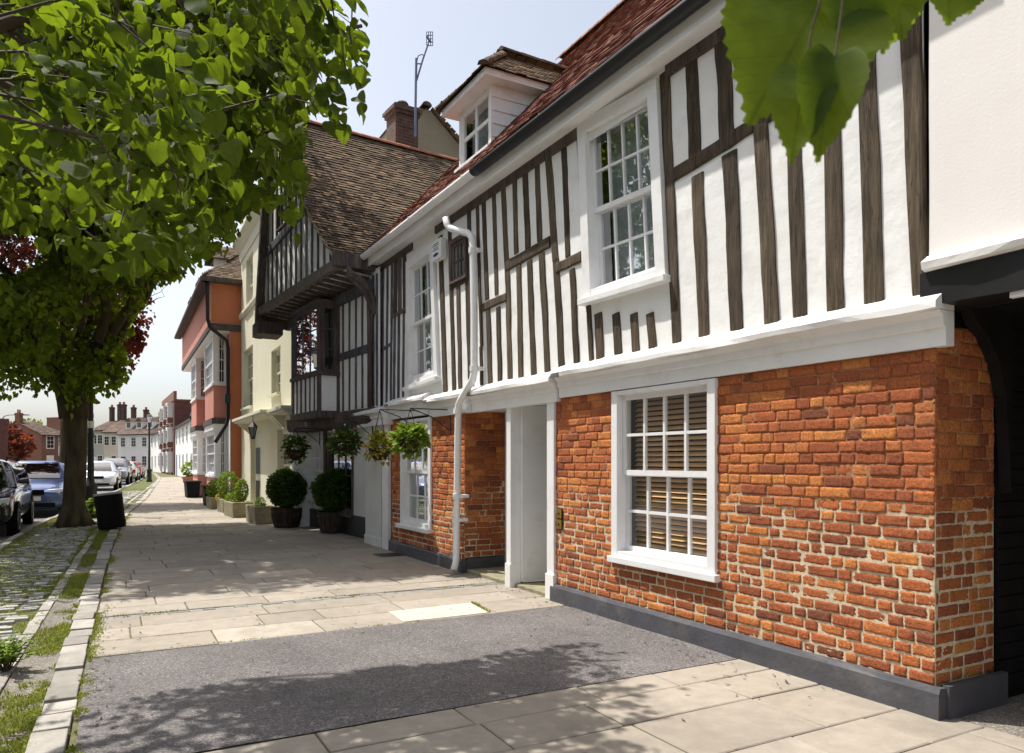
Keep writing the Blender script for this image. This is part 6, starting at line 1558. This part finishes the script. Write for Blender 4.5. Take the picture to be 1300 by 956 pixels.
    for sgn in (1, -1):
        m = MB(); m.hexa([(L2 * .985, sgn * .38, zf - .05), (L2 * .985, sgn * .66, zf - .04), (L2 * .90, sgn * .80, zf), (L2 * .93, sgn * .4, zf), (L2 * .975, sgn * .38, zf + .09), (L2 * .96, sgn * .66, zf + .11), (L2 * .86, sgn * .81, zf + .14), (L2 * .93, sgn * .4, zf + .1)])
        hl = m.build('headlight', M['lampglass'], c, bevel=.02)
        m = MB(); m.box(-L2 * 1.01, -L2 * .95, sgn * .5, sgn * .79, .62 + g, .86 + g); m.build('tail_light', M['redlens'], c, bevel=.03)
        m = MB(); m.hexa([(xa - .28, sgn * .80, zt + .04), (xa - .22, sgn * 1.02, zt + .03), (xa - .34, sgn * 1.03, zt + .03), (xa - .36, sgn * .80, zt + .04), (xa - .28, sgn * .82, zt + .13), (xa - .23, sgn * 1.0, zt + .16), (xa - .34, sgn * 1.0, zt + .16), (xa - .36, sgn * .82, zt + .13)]); m.build('door_mirror', M[paint], c, bevel=.03)
        if detail:
            m = MB(); m.box(xc + .3, xa - .25, sgn * .880, sgn * .897, .50 + g, .55 + g); m.build('door_trim', M['plastic_black'], c, bevel=.006)
            for x in (.02, -.95):
                m = MB(); m.box(x - .12, x + .06, sgn * .87, sgn * .905, .80 + g, .83 + g); m.build('door_handle', M[paint], c, bevel=.008)
        if rails:
            m = MB(); m.tube([(xb - .1, sgn * .56, zr - .01), (xb - .25, sgn * .56, zr + .06), (xc + .3, sgn * .56, zr + .06), (xc + .12, sgn * .56, zr - .01)], .022, 6); m.build('roof_rail', M['plastic_black'], c)
    m = MB(); m.box(-L2 * 1.02, -L2 * .99, -.26, .26, .66 + g, .77 + g); m.build('number_plate', M['flower_plate'], c)
    rw = .31 + (.05 if suv else 0)
    for x in (.64 * L2 - .02, -.60 * L2):
        for sgn in (1, -1):
            Mx = Matrix.Translation((x, sgn * .80, rw)) @ Matrix.Rotation(pi / 2 * -sgn, 4, 'X')
            m = MB(); m.lathe([(rw * .62, -.08), (rw * .95, -.09), (rw, -.06), (rw, .06), (rw * .95, .095), (rw * .64, .09)], 28, M=Mx); wh = m.build('wheel', M['rubber'], c, smooth=True)
            m = MB(); m.lathe([(rw * .66, .06), (rw * .64, .10), (rw * .56, .085), (rw * .52, .03)], 24, M=Mx)
            for q in range(7):
                an = 2 * pi * q / 7; a, b = V((math.cos(an), math.sin(an), 0)), V((-math.sin(an), math.cos(an), 0))
                pts = [a * .05 + b * .03 + V((0, 0, .085)), a * .05 - b * .03 + V((0, 0, .085)), a * rw * .58 - b * .02 + V((0, 0, .095)), a * rw * .58 + b * .02 + V((0, 0, .095))]
                m.hexa([Mx @ (p - V((0, 0, .03))) for p in pts] + [Mx @ p for p in pts])
            m.build('rim', M['alloy'], wh)
            m = MB(); m.lathe([(rw * 1.14, -.085), (rw * 1.14, .0925), (rw * 1.0, .0935)], 28, M=Mx); m.build('wheel_arch', M['plastic_black'], c)
    return c
M['flower_plate'] = plain('yellow_number_plate', (0.7, 0.5, 0.06), .4, .05, 5, 0)
M['p_black'] = carpaint('black_car_paint', (.014, .014, .020), .2)
M['p_blue'] = carpaint('blue_car_paint', (.10, .15, .33), .3, .4)
M['p_silver'] = carpaint('silver_car_paint', (.62, .63, .66), .3, .5)
M['p_grey'] = carpaint('grey_car_paint', (.16, .17, .19), .3, .4)
M['p_pale'] = carpaint('pale_car_paint', (.55, .54, .50), .3, .3)
M['p_red'] = carpaint('red_car_paint', (.30, .02, .02), .3, .2)
ha = -pi / 2
car('black estate car with roof rails, its nose towards the camera, ahead of the lime trunk', (-2.72, 20.85, -.10), ha, 'p_black', 'estate', rails=True)
car('blue saloon car parked behind the black estate, half hidden by the lime trunk', (-1.93, 27.0, -.10), ha - .03, 'p_blue', 'saloon', glass='carglass_pale')
car('silver saloon car parked beyond the dark lamp column', (-.50, 47.2, -.10), ha - .07, 'p_silver', 'saloon', glass='carglass_pale')
car('dark grey high roofed car parked behind the silver saloon', (.28, 57.6, -.10), ha - .09, 'p_grey', 'suv', glass='carglass_pale')
car('pale hatchback facing away, between the dark grey car and the red one', (1.02, 65.5, -.10), pi / 2 - .09, 'p_pale', 'hatch')
car('small red car farthest along the row of parked cars', (1.62, 73.0, -.10), pi / 2 - .09, 'p_red', 'hatch')

# ================================================================== STREET FURNITURE
bp_ = ground(143, 672)
bn = empty('litter_bin', V((bp_.x, bp_.y, -.01)), 0, label='tall black cylindrical bin leaning over on the kerb beside the lime trunk', cat='bin')
Rt = Matrix.Rotation(math.radians(-8), 4, V((CS, -SN, 0)).cross(V((0, 0, 1)))); Rt = Matrix.Rotation(math.radians(-7.5), 4, V((SN, CS, 0))) @ Matrix.Translation((0, 0, 0.03))
m = MB(); m.lathe([(.25, 0), (.27, .02), (.275, .06), (.272, .4), (.278, .72), (.274, .755), (.258, .755), (.25, .5)], 32, M=Rt); m.build('drum', M['plastic_black'], bn, smooth=True, bevel=.004)
m = MB(); m.lathe([(.283, .735), (.288, .75), (.288, .775), (.278, .785), (.255, .78)], 32, M=Rt); m.build('rim', M['far_grey'], bn, smooth=True)  # pale colour stands in for sunlight on the black rim
m = MB(); m.lathe([(.25, .60), (.02, .60)], 28, M=Rt); m.build('liner', M['plastic_black'], bn)
m = MB()
for zz in (.12, .62): m.lathe([(.277, zz), (.284, zz + .01), (.284, zz + .035), (.277, zz + .045)], 32, M=Rt)
m.build('band', M['plastic_black'], bn)

def lamp_column(label, p, h, name='street_lamp'):
    t = empty(name, p, R.uniform(0, 1), label=label, cat='street lamp')
    m = MB(); m.lathe([(.20, -.1), (.20, .12), (.16, .16), (.155, .75), (.175, .80), (.165, .86), (.10, .95), (.085, 1.1), (.075, 2.2), (.09, 2.24), (.07, 2.3), (.06, h - 1.0), (.085, h - .95), (.05, h - .88), (.04, h - .72)], 14); m.build('column', M['iron'], t, smooth=True)
    m = MB(); m.tube([(-.3, 0, h - 1.2), (.3, 0, h - 1.2)], .018, 6); m.build('ladder_bar', M['iron'], t)
    m = MB(); m.lathe([(.11, h - .70), (.20, h - .26)], 4); lg = m.build('lantern', M['lampglass'], t)
    m = MB()
    for k in range(4): an = k * pi / 2; m.tube([(.11 * math.cos(an), .11 * math.sin(an), h - .72), (.205 * math.cos(an), .205 * math.sin(an), h - .26)], .014, 4)
    m.lathe([(.12, h - .74), (.12, h - .70)], 4); m.build('lantern_frame', M['iron'], lg)
    m = MB(); m.lathe([(.25, h - .26), (.24, h - .23), (.10, h - .08), (.06, h - .02), (.02, h + .06)], 4); m.build('lantern_cap', M['iron'], lg)
    return t
lamp_column('black lantern lamp post on the sunny verge beyond the parked cars', V((2.5, 60, -.02)), 5.0)
lamp_column('thin lantern lamp post among the cottages on the far side of the road', V((-7.6, 101, -.05)), 5.0)
lc = lamp_column('dark lamp column close behind the lime trunk, with a pale band round it', V((-.47, 23.2, -.03)), 5.2)
m = MB(); m.lathe([(.084, 2.42), (.085, 2.43), (.085, 2.60), (.084, 2.61)], 14); m.build('band', M['offwhite'], lc)
m = MB(); m.box(-.22, -.08, -.02, .02, 2.75, 3.35); m.build('sign_back', M['galv'], lc)
t = empty('street_lamp', V((-11.2, 105, -.1)), 0, label='tall modern street lamp with a long curved arm above the far roofs', cat='street lamp')
m = MB(); m.tube([(0, 0, 0), (0, 0, 3), (0, 0, 6.4), (.25, 0, 6.85), (.7, 0, 7.0), (1.9, 0, 7.05)], [.1, .09, .07, .06, .05, .04], 8); m.build('mast', M['galv'], t)
m = MB(); m.hexa([(1.8, -.15, 6.98), (2.8, -.12, 7.0), (2.8, .12, 7.0), (1.8, .15, 6.98), (1.8, -.12, 7.15), (2.7, -.08, 7.12), (2.7, .08, 7.12), (1.8, .12, 7.15)]); m.build('lamp_head', M['galv'], t, bevel=.03)

# ================================================================== DAYLIGHT AND CAMERA
w = bpy.data.worlds.new('World'); scene.world = w; w.use_nodes = True
nt = w.node_tree; bg = nt.nodes['Background']
sk = nt.nodes.new('ShaderNodeTexSky'); sk.sky_type = 'NISHITA'; sk.sun_disc = False
el = math.asin(SUN.z); sk.sun_elevation = el; sk.sun_rotation = math.atan2(SUN.x, SUN.y)
sk.air_density = 1.0; sk.dust_density = 3.0; sk.ozone_density = 1.0; sk.altitude = 0
hs = nt.nodes.new('ShaderNodeHueSaturation'); hs.inputs['Saturation'].default_value = 0.5; hs.inputs['Value'].default_value = 1.15; nt.links.new(sk.outputs[0], hs.inputs['Color'])
nt.links.new(hs.outputs[0], bg.inputs['Color']); bg.inputs['Strength'].default_value = 0.15
ld = bpy.data.lights.new('sun', 'SUN'); ld.energy = 5.0; ld.angle = math.radians(.55); ld.color = (1.0, .955, .885)
so = bpy.data.objects.new('sun', ld); col.objects.link(so); so.rotation_euler = SUN.to_track_quat('Z', 'Y').to_euler(); so.location = SUN * 60
cd = bpy.data.cameras.new('camera'); co = bpy.data.objects.new('camera', cd); col.objects.link(co)
co.location = (0, 0, EYE); co.rotation_euler = (pi / 2, 0, -TH)
cd.sensor_width = 36; cd.lens = 36 * FOC / 1300; cd.shift_y = (HZ - 478) / 1300; cd.clip_start = .05; cd.clip_end = 4000
cd.dof.use_dof = True; cd.dof.focus_distance = 9.0; cd.dof.aperture_fstop = 8.0
scene.camera = co
scene.view_settings.view_transform = 'Standard'; scene.view_settings.look = 'None'; scene.view_settings.gamma = 1; scene.view_settings.exposure = 0.33
scene.view_settings.use_curve_mapping = False
cy = scene.cycles; cy.max_bounces = 8; cy.transparent_max_bounces = 16; cy.use_denoising = True
